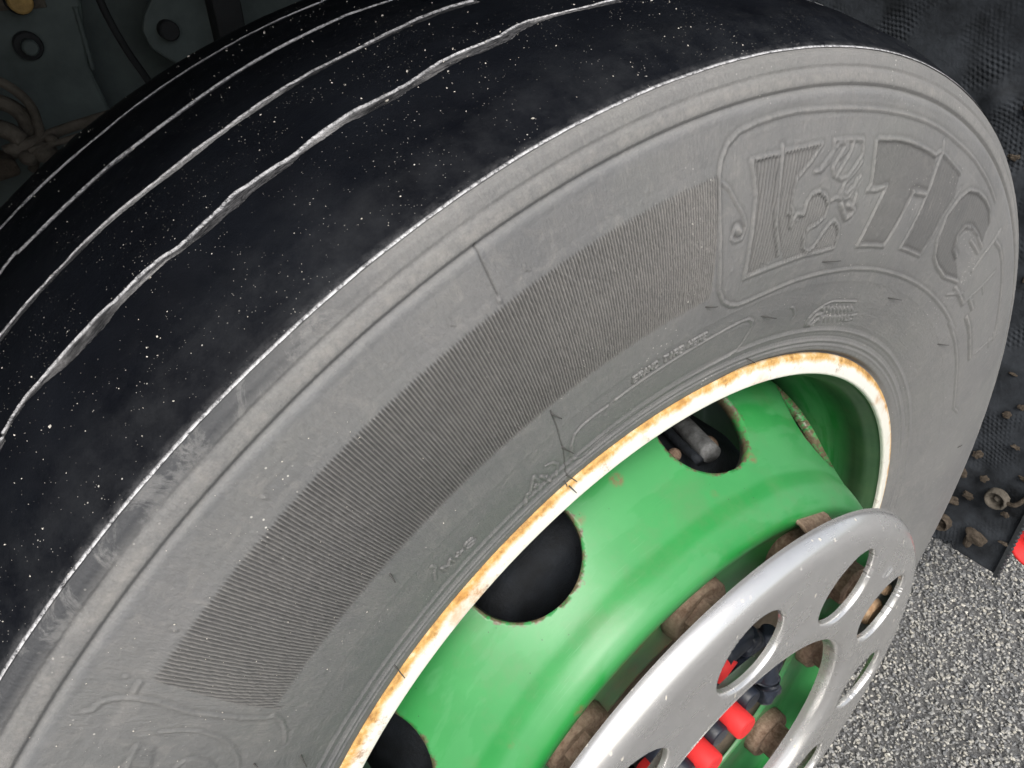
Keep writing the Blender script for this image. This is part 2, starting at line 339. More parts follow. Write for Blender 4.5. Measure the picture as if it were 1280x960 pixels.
def rubble(name, P, size, tone, mat, parent=None, flat=.7):
    """many small angular stones as one mesh; P centres (n,3), size (n,)"""
    base = np.array([(0, 0, 1), (.9, 0, .25), (.25, .85, .2), (-.75, .5, .3), (-.7, -.55, .15), (.3, -.9, .3), (.1, .05, -.9)])
    fc = np.array([(0, 1, 2), (0, 2, 3), (0, 3, 4), (0, 4, 5), (0, 5, 1), (6, 2, 1), (6, 3, 2), (6, 4, 3), (6, 5, 4), (6, 1, 5)])
    n = len(P); V = base[None] * (1 + rng.uniform(-.35, .35, (n, 7, 1))); V = V * rng.uniform(.6, 1.25, (n, 1, 3)); V[..., 2] *= flat
    q = rng.normal(size=(n, 4)) * np.array([1, .35, .35, 1]); q /= np.linalg.norm(q, axis=1)[:, None]; w, x, y, z = q.T
    R = np.stack([1-2*(y*y+z*z), 2*(x*y-z*w), 2*(x*z+y*w), 2*(x*y+z*w), 1-2*(x*x+z*z), 2*(y*z-x*w), 2*(x*z-y*w), 2*(y*z+x*w), 1-2*(x*x+y*y)], -1).reshape(n, 3, 3)
    V = np.einsum('nij,nkj->nki', R, V) * size[:, None, None] + P[:, None]
    F = (fc[None] + 7 * np.arange(n)[:, None, None]).reshape(-1, 3)
    return mesh_np(name, V.reshape(-1, 3), F, mat, parent, None, {'tone': np.repeat(tone, 7)}, False)

# ------------------------------------------------------------------ ground
g = mesh_np('ground', [(-60, -60, -.004), (60, -60, -.004), (60, 60, -.004), (-60, 60, -.004)], [(0, 1, 2, 3)], M['asphalt'], smooth=False); tag(g, kind='structure')
nx = 34000
gx = rng.uniform(.28, 1.45, nx * 2); gy = rng.uniform(-.34, .34, nx * 2)
near = (gx < 1.15) & (gy < .22); keep = near | (rng.uniform(size=len(gx)) < .45)
gx, gy = gx[keep][:nx], gy[keep][:nx]; n = len(gx)
gs = rng.uniform(.0016, .0036, n); tone = np.clip(rng.beta(2.4, 2.6, n) + (rng.uniform(size=n) < .05) * .35, 0, 1)
gr = rubble('gravel', np.stack([gx, gy, rng.uniform(-.003, .004, n)], 1), gs, tone, M['gravel'], flat=.75); tag(gr, kind='stuff', label='small dark and pale stone chips covering the yard', cat='gravel')

# ------------------------------------------------------------------ the wheel
wheel = thing('truck_wheel', 'big worn black truck tyre on a green steel wheel with a polished nut guard ring', 'truck wheel')
FEAT = [[0.7,0.9,[[60.9,356.6],[62.18,357.1],[63.26,359.7],[64.28,364.6],[65.01,372.3],[65.55,393.8],[65.79,412.5],[65.88,429.6],[65.6,436.4],[65.01,442.5],[64.05,445.9],[62.77,447.0],[61.01,447.8],[58.68,447.8],[55.62,446.9],[52.22,446.3],[48.36,446.1],[44.24,446.0],[40.71,445.8],[36.4,444.7],[31.74,444.5],[27.29,443.6],[22.83,442.1]]],[0.6,0.9,[[62.18,357.1],[60.9,356.6],[58.03,357.3],[54.37,359.0],[50.27,360.0],[45.63,360.8],[41.23,361.3],[36.57,361.4],[30.27,362.4],[24.03,364.0],[18.07,366.0],[13.25,368.0],[15.69,365.5],[9.51,367.0],[4.83,366.9],[-0.14,366.0],[-5.89,367.0],[-7.8,373.9]]],[0.5,0.8,[[65.77,428.2],[64.98,423.2],[64.23,414.9],[63.44,407.5],[63.12,402.1],[63.47,396.6],[64.24,396.8],[64.56,399.0],[64.31,402.8]]],[1.2,1.6,[[64.07,402.8],[63.81,400.9]]],[0.6,1.0,[[63.02,432.2],[62.63,423.3],[62.35,413.7],[62.4,402.0],[62.34,387.8],[62.21,373.2],[59.94,373.2],[57.46,373.4],[54.88,374.4],[52.4,374.2],[50.63,375.3],[50.72,381.7],[51.31,387.5],[52.22,391.5],[52.76,389.8],[53.35,384.7],[53.76,379.6],[54.2,376.5],[54.88,376.5],[55.55,380.0],[55.82,385.7],[55.55,389.4]]],[0.6,0.9,[[63.02,432.2],[61.76,431.7],[60.45,431.2]]],[0.7,1.0,[[60.1,434.0],[60.07,425.1],[60.05,410.0],[59.85,397.6],[58.65,380.0]]],[0.5,0.8,[[60.39,430.6],[60.39,419.8],[60.29,405.6],[59.64,392.1],[58.65,380.0]]],[0.6,0.9,[[59.71,431.4],[57.94,431.2],[55.93,431.6],[56.89,424.0],[58.27,417.2],[58.42,412.0]]],[0.7,0.9,[[58.42,412.0],[58.57,405.6],[58.72,401.6],[58.25,400.4],[57.99,393.6],[57.75,397.8],[57.48,399.4],[56.65,398.2],[56.62,403.4],[56.19,407.3],[55.34,408.4],[54.25,405.1],[53.74,399.8],[53.78,394.5],[54.55,391.1],[55.55,389.4]]],[0.7,0.9,[[58.03,400.7],[58.53,404.6]]],[0.7,0.9,[[56.25,418.8],[55.53,418.8],[54.83,422.5],[54.47,427.0],[54.63,432.3],[53.51,432.1],[52.3,432.2],[51.07,431.8],[50.71,424.9],[51.19,420.0],[52.02,413.9],[52.84,413.0],[53.51,414.6],[52.89,420.4],[52.3,426.3],[52.25,431.0]]],[0.7,0.9,[[55.7,419.3],[54.92,424.3],[54.04,430.4],[53.48,431.3]]],[0.7,0.9,[[53.86,415.3],[54.21,419.2],[53.61,424.9],[52.98,430.0]]],[0.7,0.9,[[53.54,423.7],[52.84,427.6],[53.48,431.3]]],[0.7,0.9,[[50.59,421.1],[51.3,415.6],[52.29,410.3],[52.32,406.6],[51.62,405.0],[50.82,408.6],[50.31,413.6]]],[0.7,0.9,[[52.53,406.0],[51.81,402.5],[51.17,403.3],[50.74,407.3],[50.67,412.4]]],[0.7,0.9,[[53.42,402.7],[52.88,403.7],[52.23,402.7]]],[0.9,1.2,[[51.99,400.1],[51.37,395.8],[50.63,391.7],[50.06,393.3],[49.79,395.9],[50.39,398.1],[51.02,399.0]]],[0.7,0.9,[[50.2,404.6],[50.16,399.4],[50.44,397.9]]],[0.7,1.0,[[49.3,431.1],[48.92,421.2],[48.43,409.5],[48.79,406.5],[47.35,406.6],[45.9,409.7],[46.36,400.1],[46.68,388.0],[46.9,375.3],[44.81,375.7],[42.06,376.1],[41.68,386.8],[41.45,397.5],[41.1,409.1]]],[0.7,1.0,[[49.02,432.4],[45.77,433.6],[42.82,433.2],[39.6,431.7],[38.88,434.8]]],[0.9,1.4,[[41.13,409.4],[38.82,410.4]]],[0.7,1.0,[[38.71,440.7],[38.36,434.9],[38.64,428.1],[38.39,413.1],[38.47,395.7],[38.65,377.3],[36.43,377.4],[33.82,377.7]]],[0.5,0.9,[[38.65,435.2],[36.13,432.9],[33.56,431.4]]],[0.5,0.9,[[33.82,377.7],[33.59,389.3],[33.52,404.3],[32.78,415.3],[32.36,424.2]]],[0.8,1.1,[[22.01,430.0],[23.6,434.0],[25.75,434.5],[28.27,432.1],[30.41,427.8],[31.74,419.4],[32.71,405.8],[32.2,391.6],[30.57,382.2],[28.63,378.6],[25.42,377.9],[21.46,383.8]]],[0.8,1.1,[[20.81,414.2],[23.71,415.1],[25.91,414.0],[27.45,410.3],[28.1,401.8],[27.26,394.6],[25.66,392.5]]],[0.8,1.0,[[24.6,407.9],[21.0,409.0]]],[0.7,1.2,[[19.75,399.0],[19.14,414.2],[18.33,429.5],[17.94,438.1]]],[0.8,1.2,[[21.11,380.4],[18.84,380.9],[16.2,381.2]]],[0.8,1.2,[[15.56,388.4],[12.9,389.1]]],[0.9,1.2,[[12.81,381.7],[10.4,382.8],[7.87,382.7]]],[0.9,1.2,[[7.43,382.5],[5.42,382.5],[2.85,382.3]]],[0.6,0.9,[[16.13,381.5],[15.75,389.0],[14.69,402.7],[13.27,421.7]]],[0.6,0.8,[[14.71,404.4],[12.91,403.7]]],[0.6,0.8,[[1.75,418.6],[0.12,418.9]]],[0.6,0.8,[[1.83,410.5],[0.03,411.6]]],[0.6,0.8,[[21.79,372.4],[19.95,378.1],[18.11,384.4]]],[0.6,0.9,[[2.57,389.4],[1.91,402.5],[0.67,417.2],[-0.07,429.6]]],[0.8,1.2,[[17.97,429.0],[15.55,433.1],[12.81,433.4],[9.62,431.2],[6.43,427.5],[3.09,424.4],[0.2,420.0]]],[0.5,0.8,[[75.44,341.1],[73.57,341.2],[71.68,341.4],[69.73,341.1],[68.28,341.3],[66.4,341.6],[64.32,341.9],[62.21,342.7],[60.45,343.1],[59.49,342.6],[58.72,339.6],[58.32,335.3],[58.33,330.5],[58.41,324.2],[58.86,319.3],[60.38,317.6],[62.62,316.9],[66.07,316.4],[68.65,316.1],[70.43,316.1],[76.32,315.5],[77.47,314.5],[78.77,312.4],[79.65,313.6],[80.27,318.3],[80.44,325.8],[80.33,332.2],[79.86,339.1],[79.08,341.1],[77.7,341.3],[76.34,340.6]]],[0.7,1.0,[[47.24,322.0],[47.7,325.1],[47.87,328.5],[47.59,332.2],[47.31,333.6],[46.91,335.2],[46.31,334.7],[45.79,331.9],[46.0,330.0],[46.84,329.8],[46.97,326.9],[47.25,323.1],[46.44,322.1],[46.17,323.7],[45.82,326.4],[45.33,324.8]]],[0.5,0.7,[[47.12,334.1],[46.58,337.1],[45.5,338.9],[43.05,338.9],[40.44,339.2]]],[0.5,0.8,[[45.08,331.4],[45.5,335.1],[44.67,332.7]]],[0.5,0.8,[[44.27,331.2],[44.7,334.9],[43.87,332.6]]],[0.5,0.8,[[43.45,331.1],[43.9,334.8],[43.06,332.5]]],[0.5,0.8,[[42.64,331.1],[43.1,334.8],[42.24,332.6]]],[0.5,0.8,[[41.82,331.2],[42.3,334.8],[41.42,332.7]]],[0.5,0.8,[[41.0,331.3],[41.49,334.9],[40.61,332.8]]],[0.5,0.8,[[40.18,331.5],[40.68,335.1],[39.79,333.1]]],[0.5,0.8,[[45.06,325.0],[45.67,328.5],[44.93,327.2],[45.07,326.1]]],[0.5,0.8,[[44.06,324.7],[44.69,328.2],[43.93,327.0],[44.08,325.9]]],[0.5,0.8,[[43.05,324.6],[43.7,328.1],[42.93,326.9],[43.08,325.7]]],[0.5,0.8,[[42.04,324.6],[42.71,328.0],[41.94,326.9],[42.07,325.7]]],[0.5,0.8,[[41.03,324.7],[41.71,328.1],[40.93,327.0],[41.06,325.8]]],[0.5,0.8,[[41.19,328.7],[40.33,325.4]]],[0.5,0.8,[[40.46,328.6],[39.74,325.5],[38.91,325.5]]],[0.5,0.8,[[39.62,328.8],[38.82,325.6],[38.37,326.7]]],[0.5,0.8,[[39.03,329.3],[38.15,330.2]]],[0.5,0.8,[[38.53,329.5],[38.04,326.8]]],[0.4,0.7,[[52.9,340.2],[52.32,338.7],[51.68,335.4],[51.23,331.7],[51.32,329.9]]],[0.6,0.8,[[86.21,315.1],[85.57,322.8],[85.37,320.6],[84.51,333.4],[84.21,325.3]]],[0.6,0.8,[[83.88,327.8],[83.08,314.5],[83.38,323.1]]],[0.5,0.7,[[84.57,324.5],[84.38,316.6]]],[0.5,0.7,[[84.25,321.3],[84.74,321.0]]],[0.5,0.7,[[84.73,323.5],[84.2,318.1]]],[0.4,0.7,[[83.16,333.4],[82.5,330.7],[82.05,325.5],[82.06,320.9],[82.48,316.3]]],[0.4,0.7,[[94.75,344.7],[94.7,340.6],[95.22,336.1],[95.62,331.1]]],[-0.6,0.38,[[81.51,456.8],[81.6,452.0],[81.63,446.6],[81.66,441.0],[81.67,435.6]]],[-0.6,0.38,[[81.49,368.9],[81.36,355.3],[81.32,341.1],[81.23,333.3],[81.32,309.0]]],[0.6,0.8,[[81.71,434.0],[81.7,433.8]]],[-0.9,0.6,[[81.51,456.9],[81.5,456.7]]],[0.4,0.45,[[79.7,439.4],[79.76,437.8],[79.54,436.7]]],[0.4,0.45,[[84.41,440.3],[84.5,438.9],[84.32,437.7]]],[0.4,0.8,[[108.09,446.0],[107.94,444.0],[107.46,442.5],[107.2,438.9],[107.01,432.8],[107.07,425.4],[107.31,417.0],[107.53,409.9],[107.6,400.0],[107.78,388.5],[107.92,375.6],[107.8,371.2]]],[0.4,0.75,[[107.68,372.7],[108.28,365.9],[109.2,360.0],[110.38,355.6]]],[0.4,0.6,[[108.8,417.3],[108.65,410.3],[108.66,402.4],[109.12,392.1],[109.9,383.8],[110.93,377.3],[111.71,374.2]]],[0.5,0.7,[[111.09,403.2],[110.65,401.6],[110.56,397.9],[110.91,391.6],[111.44,386.3]]],[0.5,0.6,[[109.69,422.5],[109.86,416.1]]],[0.5,0.6,[[109.96,421.9],[110.11,415.4]]],[0.5,0.6,[[110.22,421.3],[110.37,414.8]]],[0.5,0.6,[[110.5,420.8],[110.62,414.1]]],[0.5,0.6,[[110.77,420.2],[110.88,413.5]]],[0.6,0.7,[[109.63,422.7],[110.98,421.7]]],[0.5,0.7,[[106.7,434.7],[106.14,434.9]]],[0.4,0.5,[[110.99,400.5],[111.24,389.6]]],[0.4,0.5,[[110.83,400.2],[111.05,390.2]]],[0.4,0.5,[[110.67,400.0],[110.86,390.9]]],[0.4,0.7,[[103.19,436.1],[103.2,435.0]]],[0.4,0.7,[[106.01,440.5],[106.04,440.1]]],[0.4,0.7,[[96.03,441.0],[95.99,440.1]]],[0.9,0.5,[[73.61,344.8],[73.61,349.0],[73.29,349.0],[73.23,347.9],[73.29,347.0],[73.61,347.0]]],[0.9,0.5,[[73.29,347.0],[73.21,345.8],[73.29,344.8],[73.61,344.8]]],[0.9,0.5,[[73.05,344.8],[73.05,349.0],[72.72,348.9],[72.67,347.9],[72.72,346.8],[73.05,346.9]]],[0.9,0.5,[[72.86,346.8],[72.64,344.7]]],[0.9,0.5,[[72.48,344.7],[72.28,348.9],[72.08,344.7]]],[0.9,0.5,[[72.4,346.2],[72.16,346.2]]],[0.9,0.5,[[71.92,344.7],[71.92,348.9],[71.54,344.7],[71.54,348.9]]],[0.9,0.5,[[71.35,344.6],[71.35,348.8],[71.11,348.8],[70.95,347.6],[70.95,345.9],[71.11,344.6],[71.35,344.6]]],[0.9,0.5,[[70.23,348.8],[69.82,348.7]]],[0.9,0.5,[[70.03,348.7],[70.03,344.5]]],[0.9,0.5,[[69.46,344.5],[69.46,348.7]]],[0.9,0.5,[[69.1,344.5],[69.1,348.7],[68.78,348.7],[68.72,347.6],[68.78,346.6],[69.1,346.6]]],[0.9,0.5,[[68.91,346.6],[68.7,344.4]]],[0.9,0.5,[[68.16,344.4],[68.53,344.4],[68.53,348.6],[68.16,348.6]]],[0.9,0.5,[[68.53,346.5],[68.21,346.5]]],[0.9,0.5,[[67.41,344.4],[67.41,348.6]]],[0.9,0.5,[[67.03,344.3],[67.03,348.5]]],[0.9,0.5,[[67.41,346.5],[67.03,346.4]]],[0.9,0.5,[[66.47,344.3],[66.84,344.3],[66.84,348.5],[66.47,348.5]]],[0.9,0.5,[[66.84,346.4],[66.52,346.4]]],[0.9,0.5,[[66.28,344.3],[66.28,348.5],[65.96,348.5],[65.9,347.4],[65.96,346.4],[66.28,346.4]]],[0.9,0.5,[[66.09,346.4],[65.88,344.2]]],[0.9,0.5,[[65.34,344.2],[65.71,344.2],[65.71,348.4],[65.34,348.4]]],[0.9,0.5,[[65.71,346.3],[65.39,346.3]]],[0.7,0.6,[[94.56,329.2],[94.56,335.7],[94.1,331.5],[93.64,335.2],[93.64,328.7]]],[0.7,0.6,[[93.24,331.7],[92.55,331.3]]],[0.7,0.6,[[92.89,329.6],[92.89,333.5]]],[0.7,0.6,[[91.34,332.9],[91.57,334.0],[92.03,334.0],[92.15,332.7],[91.97,331.3],[91.46,330.4],[91.29,329.0],[91.46,327.6],[91.97,327.8],[92.15,328.8]]]]
HATCH = [[[62.91,431.7],[60.32,430.5],[59.94,397.7],[58.39,378.2],[62.16,373.3],[62.35,401.9],[62.3,413.6]],[[59.84,431.3],[56.06,431.2],[58.27,417.2],[58.3,401.7],[57.83,393.4],[56.62,397.8],[56.19,407.3],[55.01,407.9],[53.88,401.1],[53.86,394.6],[55.67,388.9],[55.37,378.4],[54.32,375.9],[52.13,390.4],[51.17,386.1],[50.63,375.3],[57.49,373.9],[59.42,391.8],[59.97,409.9]],[[48.99,431.8],[45.72,433.0],[39.31,431.4],[38.62,412.8],[39.09,410.4],[41.13,409.4],[42.28,376.5],[46.8,375.6],[45.82,409.7],[48.36,409.5]],[[38.06,434.7],[33.72,431.6],[32.74,417.0],[33.52,404.3],[33.88,377.9],[38.71,377.6],[38.39,413.1]],[[30.34,427.5],[28.27,432.1],[23.6,434.0],[22.01,430.0],[21.23,415.2],[26.57,412.6],[28.11,400.0],[25.71,391.8],[21.96,384.9],[25.42,377.9],[30.47,382.4],[32.71,405.8]]]
def build_sidewall():
    # radial profile
    pr = np.array([(.2860, .004), (.2950, .0015), (.2985, -.001), (.3010, -.0032), (.3045, -.0034), (.310, -.0040), (.320, -.0065), (.330, -.0093), (.340, -.0120), (.355, -.0150), (.370, -.0168), (.385, -.0178), (.400, -.0180),
                   (.415, -.0168), (.430, -.0150), (.440, -.0130), (.450, -.0112), (.460, -.0088), (.4665, -.0068), (.4705, -.0046), (.4729, -.0028), (.4730, .0004)])
    r = np.r_[np.linspace(.286, .3035, 22)[:-1], np.linspace(.3035, .322, 30)[:-1], np.linspace(.322, .353, 84)[:-1], np.linspace(.353, .47, 135)[:-1], np.linspace(.47, .4730, 10)]
    th = np.r_[np.arange(-240, -66, 1.), np.arange(-66, 38, .17), np.arange(38, 64, .055), np.arange(64, 109, .0352), np.arange(109, 120, .12)]
    yb = np.interp(r, pr[:, 0], pr[:, 1]); k = np.ones(9) / 9; yb = np.convolve(np.pad(yb, 4, 'edge'), k, 'valid')
    H = np.zeros((len(th), len(r)))                # mm, outward
    T = th[:, None]; R = r[None] * 1000
    def bandf(a, b, s=.5): return 1 / (1 + np.exp(-(R - a) / s)) * (1 / (1 + np.exp((R - b) / s)))
    wob = lambda a, sd: a * smooth_noise(len(th), sd, ((30, 1.), (90, .6), (400, .4)))[:, None]
    # circumferential mouldings at the bead and at the shoulder
    def ring(rc, w, h): return h * np.exp(-((R - rc) / w) ** 2)
    H += ring(306.2, .8, .55) + ring(309.6, 1.0, .8) + ring(313.2, .7, -.35) + ring(317.5, .9, .65) + ring(320.5, .7, -.25)
    H += ring(456.4 + wob(.05, 1), .9, -1.5) + .6 * bandf(457.6, 463.6, .45) + ring(464.9 + wob(.12, 2), .35, -.75) + ring(451.5, .6, -.5) * 0 + .35 * bandf(452 + wob(.3, 3), 455.2, .4)
    H += .25 * bandf(465.5, 474, .4)
    H += ring(436.2, .7, -.12) + ring(443., .5, .10)
    gap = np.exp(-((R - 300.2) / 1.3) ** 2) * (1 / (1 + np.exp((T - 57) / 1.5))) * (1 / (1 + np.exp(-(T - 22) / 4.))); H += -3.2 * gap
    # torn burr of the shoulder edge
    H += ring(472.8, .4, .15) * (1 + wob(.4, 5))
    # radial ribs of the wide serrated panel
    pitch = .2105; ph = (T - 65.9) / pitch
    rp = .5 + .5 * np.cos(2 * np.pi * ph); rp = np.clip(rp * 1.5 - .25, 0, 1)
    inner = 370.5 + (T - 65) * .09 * (T < 107); inner = np.clip(inner, 370, 374.2)
    ser = bandf(0, 430.6 + .25 * np.sin(T * 40), .35) * (1 / (1 + np.exp(-(R - inner) / .35))) * ((T > 65.95) & (T < 107.2 - (R - 374) / 56.5 * 1.3)) 
    nz = np.random.default_rng(3).normal(size=(len(th), len(r))); nz = (nz + np.roll(nz, 1, 0) + np.roll(nz, 1, 1) + np.roll(nz, -1, 0) + np.roll(nz, -1, 1)) / 2.2
    H += ser * ((rp - .66) * 1.05 + .08 * nz)
    rel = .5 + ser * (rp - .60) * .42 - .45 * gap  # shade of the rib troughs and bead gap goes into the colour
    # fine hatching inside the maker's letters
    for i, poly in enumerate(HATCH):
        P = np.array(poly); ii = np.where((th > P[:, 0].min()) & (th < P[:, 0].max()))[0]; jj = np.where((r * 1000 > P[:, 1].min()) & (r * 1000 < P[:, 1].max()))[0]
        tt, rr = np.meshgrid(th[ii], r[jj] * 1000, indexing='ij'); ins = np.zeros(tt.shape, bool); q = np.roll(P, -1, 0)
        for (x0, y0), (x1, y1) in zip(P, q):
            c = ((y0 > rr) != (y1 > rr)) & (tt < (x1 - x0) * (rr - y0) / (y1 - y0 + 1e-9) + x0); ins ^= c
        pp = .34 if i < 2 else .24; amp = .55 if i < 2 else .16
        hh = np.cos(2 * np.pi * (tt + (rr - 400) * .012) / pp) * amp - .28
        H[np.ix_(ii, jj)] += ins * hh; rel[np.ix_(ii, jj)] += ins * (hh * (.24 if i < 2 else .16) - (.12 if i < 2 else .15))
    # raised lines: outlines, letters, marks
    for h, w, pts in FEAT:
        P = np.array(pts); 
        if len(P) > 3 and h * w < 1.3 and len(P) > 6:
            pass
        for (t0, r0), (t1, r1) in zip(P, P[1:]):
            ii = np.where((th > min(t0, t1) - .8) & (th < max(t0, t1) + .8))[0]; jj = np.where((r * 1000 > min(r0, r1) - 4) & (r * 1000 < max(r0, r1) + 4))[0]
            if not len(ii) or not len(jj): continue
            s = (r0 + r1) / 2 * math.pi / 180; X = (th[ii][:, None] - t0) * s; Y = r[jj][None] * 1000 - r0
            dx, dy = (t1 - t0) * s, r1 - r0; L = dx * dx + dy * dy + 1e-9; u = np.clip((X * dx + Y * dy) / L, 0, 1)
            D = np.hypot(X - u * dx, Y - u * dy)
            if h < 0:  # mould joint: the fin's shadow put in as a dark groove
                N_[np.ix_(ii, jj)] = np.minimum(N_[np.ix_(ii, jj)], h * np.exp(-(D / w) ** 2)); continue
            bump = h * np.exp(-(D / w) ** 2)
            sub = REL[np.ix_(ii, jj)] if False else None
            E_[np.ix_(ii, jj)] = np.maximum(E_[np.ix_(ii, jj)], bump) if True else 0
            side = (X * dy - Y * dx) / math.sqrt(L)
            N_[np.ix_(ii, jj)] = np.minimum(N_[np.ix_(ii, jj)], -.35 * h * np.exp(-((D - 1.9 * w) / w) ** 2))
    H += E_ + N_ * (E_ < .12)
    rel = rel + E_ * .17 + N_ * .50
    H += .05 * nz + .10 * (smooth_noise(len(th), 8)[:, None] * np.sin(R / 9))
    # shallow dents and scars
    for _ in range(160):
        t0, r0, w, h = rng.uniform(-20, 112), rng.uniform(330, 470), rng.uniform(.5, 1.6), rng.uniform(-.35, .35)
        ii = np.where(abs(th - t0) < 1.2)[0]; jj = np.where(abs(r * 1000 - r0) < 6)[0]
        X = (th[ii][:, None] - t0) * r0 * math.pi / 180; Y = r[jj][None] * 1000 - r0
        H[np.ix_(ii, jj)] += h * np.exp(-(X * X + Y * Y) / w ** 2)
    y = yb[None] - H / 1000
    P = np.stack([r[None] * np.cos(np.radians(T)), y, r[None] * np.sin(np.radians(T))], -1).reshape(-1, 3)
    uv = np.stack([np.broadcast_to(np.radians(T) * .42, H.shape), np.broadcast_to(r[None], H.shape)], -1).reshape(-1, 2)
    # close the small gap between last and first column by wrapping
    return mesh_np('tyre', W(P), grid_faces(len(th), len(r), True), M['side'], wheel, uv, {'relief': np.clip(rel, 0, 1).ravel(), 'panel': ser.ravel()})
_r = 21 + 29 + 83 + 134 + 10
_t = len(np.r_[np.arange(-240, -66, 1.), np.arange(-66, 38, .17), np.arange(38, 64, .055), np.arange(64, 109, .0352), np.arange(109, 120, .12)])
E_ = np.zeros((_t, _r)); N_ = np.zeros((_t, _r)); REL = None
tyre = build_sidewall()

GROOVE = {4:[[65.06,55.9],[67.28,56.0],[69.17,58.4],[70.59,61.6],[71.82,59.2],[72.59,54.1],[74.12,55.0],[75.29,58.1],[76.18,56.7],[77.57,54.6],[79.23,52.5],[80.5,55.6],[81.8,58.3],[83.51,56.9],[85.0,53.7],[86.06,55.4],[87.34,58.5],[87.93,55.7],[89.6,54.2],[91.0,55.5],[91.51,57.4],[92.95,58.8],[94.39,57.0],[95.95,56.8],[97.53,57.5],[98.65,58.2],[99.59,60.6],[100.48,59.4],[101.3,55.2]],3:[[70.23,101.0],[71.51,106.9],[72.96,108.3],[74.19,107.6],[76.2,102.4],[77.51,102.1],[78.58,105.5],[79.79,106.6],[80.9,106.6],[82.32,103.5],[83.76,106.0],[85.66,105.4],[87.47,103.5],[88.61,102.4],[89.82,103.6],[91.29,107.0],[92.4,107.7],[93.25,107.0],[94.26,106.7],[95.16,104.8],[96.11,107.2],[97.36,106.4],[98.25,106.6],[99.41,103.8]],2:[[75.46,156.9],[76.85,157.3],[78.61,156.9],[80.04,155.9],[81.48,157.9],[83.11,156.1],[84.58,153.6],[86.42,150.5],[87.97,154.6],[89.9,153.9],[91.24,156.0],[92.64,151.5],[94.24,152.8],[95.85,155.3],[96.98,156.1]],1:[[74.3,198.9],[75.45,198.5],[77.2,200.5],[78.9,199.8],[80.6,198.7],[82.22,199.3],[83.7,198.8],[85.13,199.6],[86.89,197.1],[88.32,198.6],[90.1,195.8],[91.24,195.9],[92.78,196.2],[94.04,200.8],[95.95,197.8],[97.25,196.0]]}
CROWN = [(-.0030, .4727), (-.0016, .4737), (.004, .4764), (.02, .4835), (.055, .492), (.105, .4965), (.155, .4965), (.20, .4965), (.222, .4955), (.238, .492), (.247, .485), (.253, .472), (.262, .44), (.268, .40)]
def build_tread():
    cr = np.array(CROWN); y = np.r_[np.linspace(-.003, .0, 8)[:-1], np.linspace(0, .045, 75)[:-1], np.linspace(.045, .0695, 60)[:-1], np.linspace(.0695, .092, 24)[:-1], np.linspace(.092, .118, 52)[:-1],
        np.linspace(.118, .143, 24)[:-1], np.linspace(.143, .166, 46)[:-1], np.linspace(.166, .194, 24)[:-1], np.linspace(.194, .218, 44)[:-1], np.linspace(.218, .268, 30)]
    th = np.r_[np.arange(-240, 58, 1.), np.arange(58, 112, .115), np.arange(112, 120, .3)]
    rb = np.interp(y, cr[:, 0], cr[:, 1]); k = np.ones(5) / 5; rs = np.convolve(np.pad(rb, 2, 'edge'), k, 'valid'); rb = np.where(y > .004, rs, rb)
    D = np.zeros((len(th), len(y))); G = D.copy(); E = D.copy()
    for gi, (key, pts) in enumerate(GROOVE.items()):
        P = np.array(pts); t = P[:, 0]; c = P[:, 1]; kk = np.array([1, 1.5, 1]) if gi == 0 else np.array([.6, 1, 1.2, 1, .6]); kk = kk / kk.sum(); c = np.convolve(np.pad(c, len(kk) // 2, 'edge'), kk, 'valid'); mean = c.mean()
        yc = np.interp(th, t, c); out = (th < t[0] + .01) | (th > t[-1] - .01); yc = np.where(out, mean + 2.6 * np.sin(np.radians(th) * 52 + gi), yc)
        hw = (2.8, 2.1, 2.1, 1.6)[gi] * (1 + .22 * smooth_noise(len(th), 20 + gi, ((30, 1.), (110, .45), (500, .12))))
        hw = np.clip(hw, .7, 4.2)[:, None]; rag = .09 * np.random.default_rng(gi).normal(size=len(th))[:, None]
        d = np.abs(y[None] * 1000 - yc[:, None] + rag)
        s = 1 / (1 + np.exp((d - hw) / .22)); dep = .9 + .25 * smooth_noise(len(th), 50 + gi)[:, None]
        D += s * dep; G = np.maximum(G, s); E = np.maximum(E, np.exp(-((d - hw - .05) / .36) ** 2)); D -= .10 * np.exp(-((d - hw - .5) / .5) ** 2)
    D += .12 * smooth_noise(len(th), 70, ((60, 1.), (200, .5)))[:, None] * np.sin(y * 300)[None]
    # a few sipes and cuts across the ribs
    R = rb[None] - D / 1000; T = np.radians(th)[:, None]
    edge = .74 * np.exp(-((y + .0028) / .0008) ** 2)[None] * np.ones_like(D); E = np.maximum(E, edge * .9)
    P = np.stack([R * np.cos(T), np.broadcast_to(y[None], R.shape), R * np.sin(T)], -1).reshape(-1, 3)
    uv = np.stack([np.broadcast_to(T * .5, R.shape), np.broadcast_to(y[None], R.shape)], -1).reshape(-1, 2)
    return mesh_np('tread', W(P), grid_faces(len(th), len(y), True), M['tread'], tyre, uv, {'groove': G.ravel(), 'edge': E.ravel()}), y, rb
tread, ty, trb = build_tread()
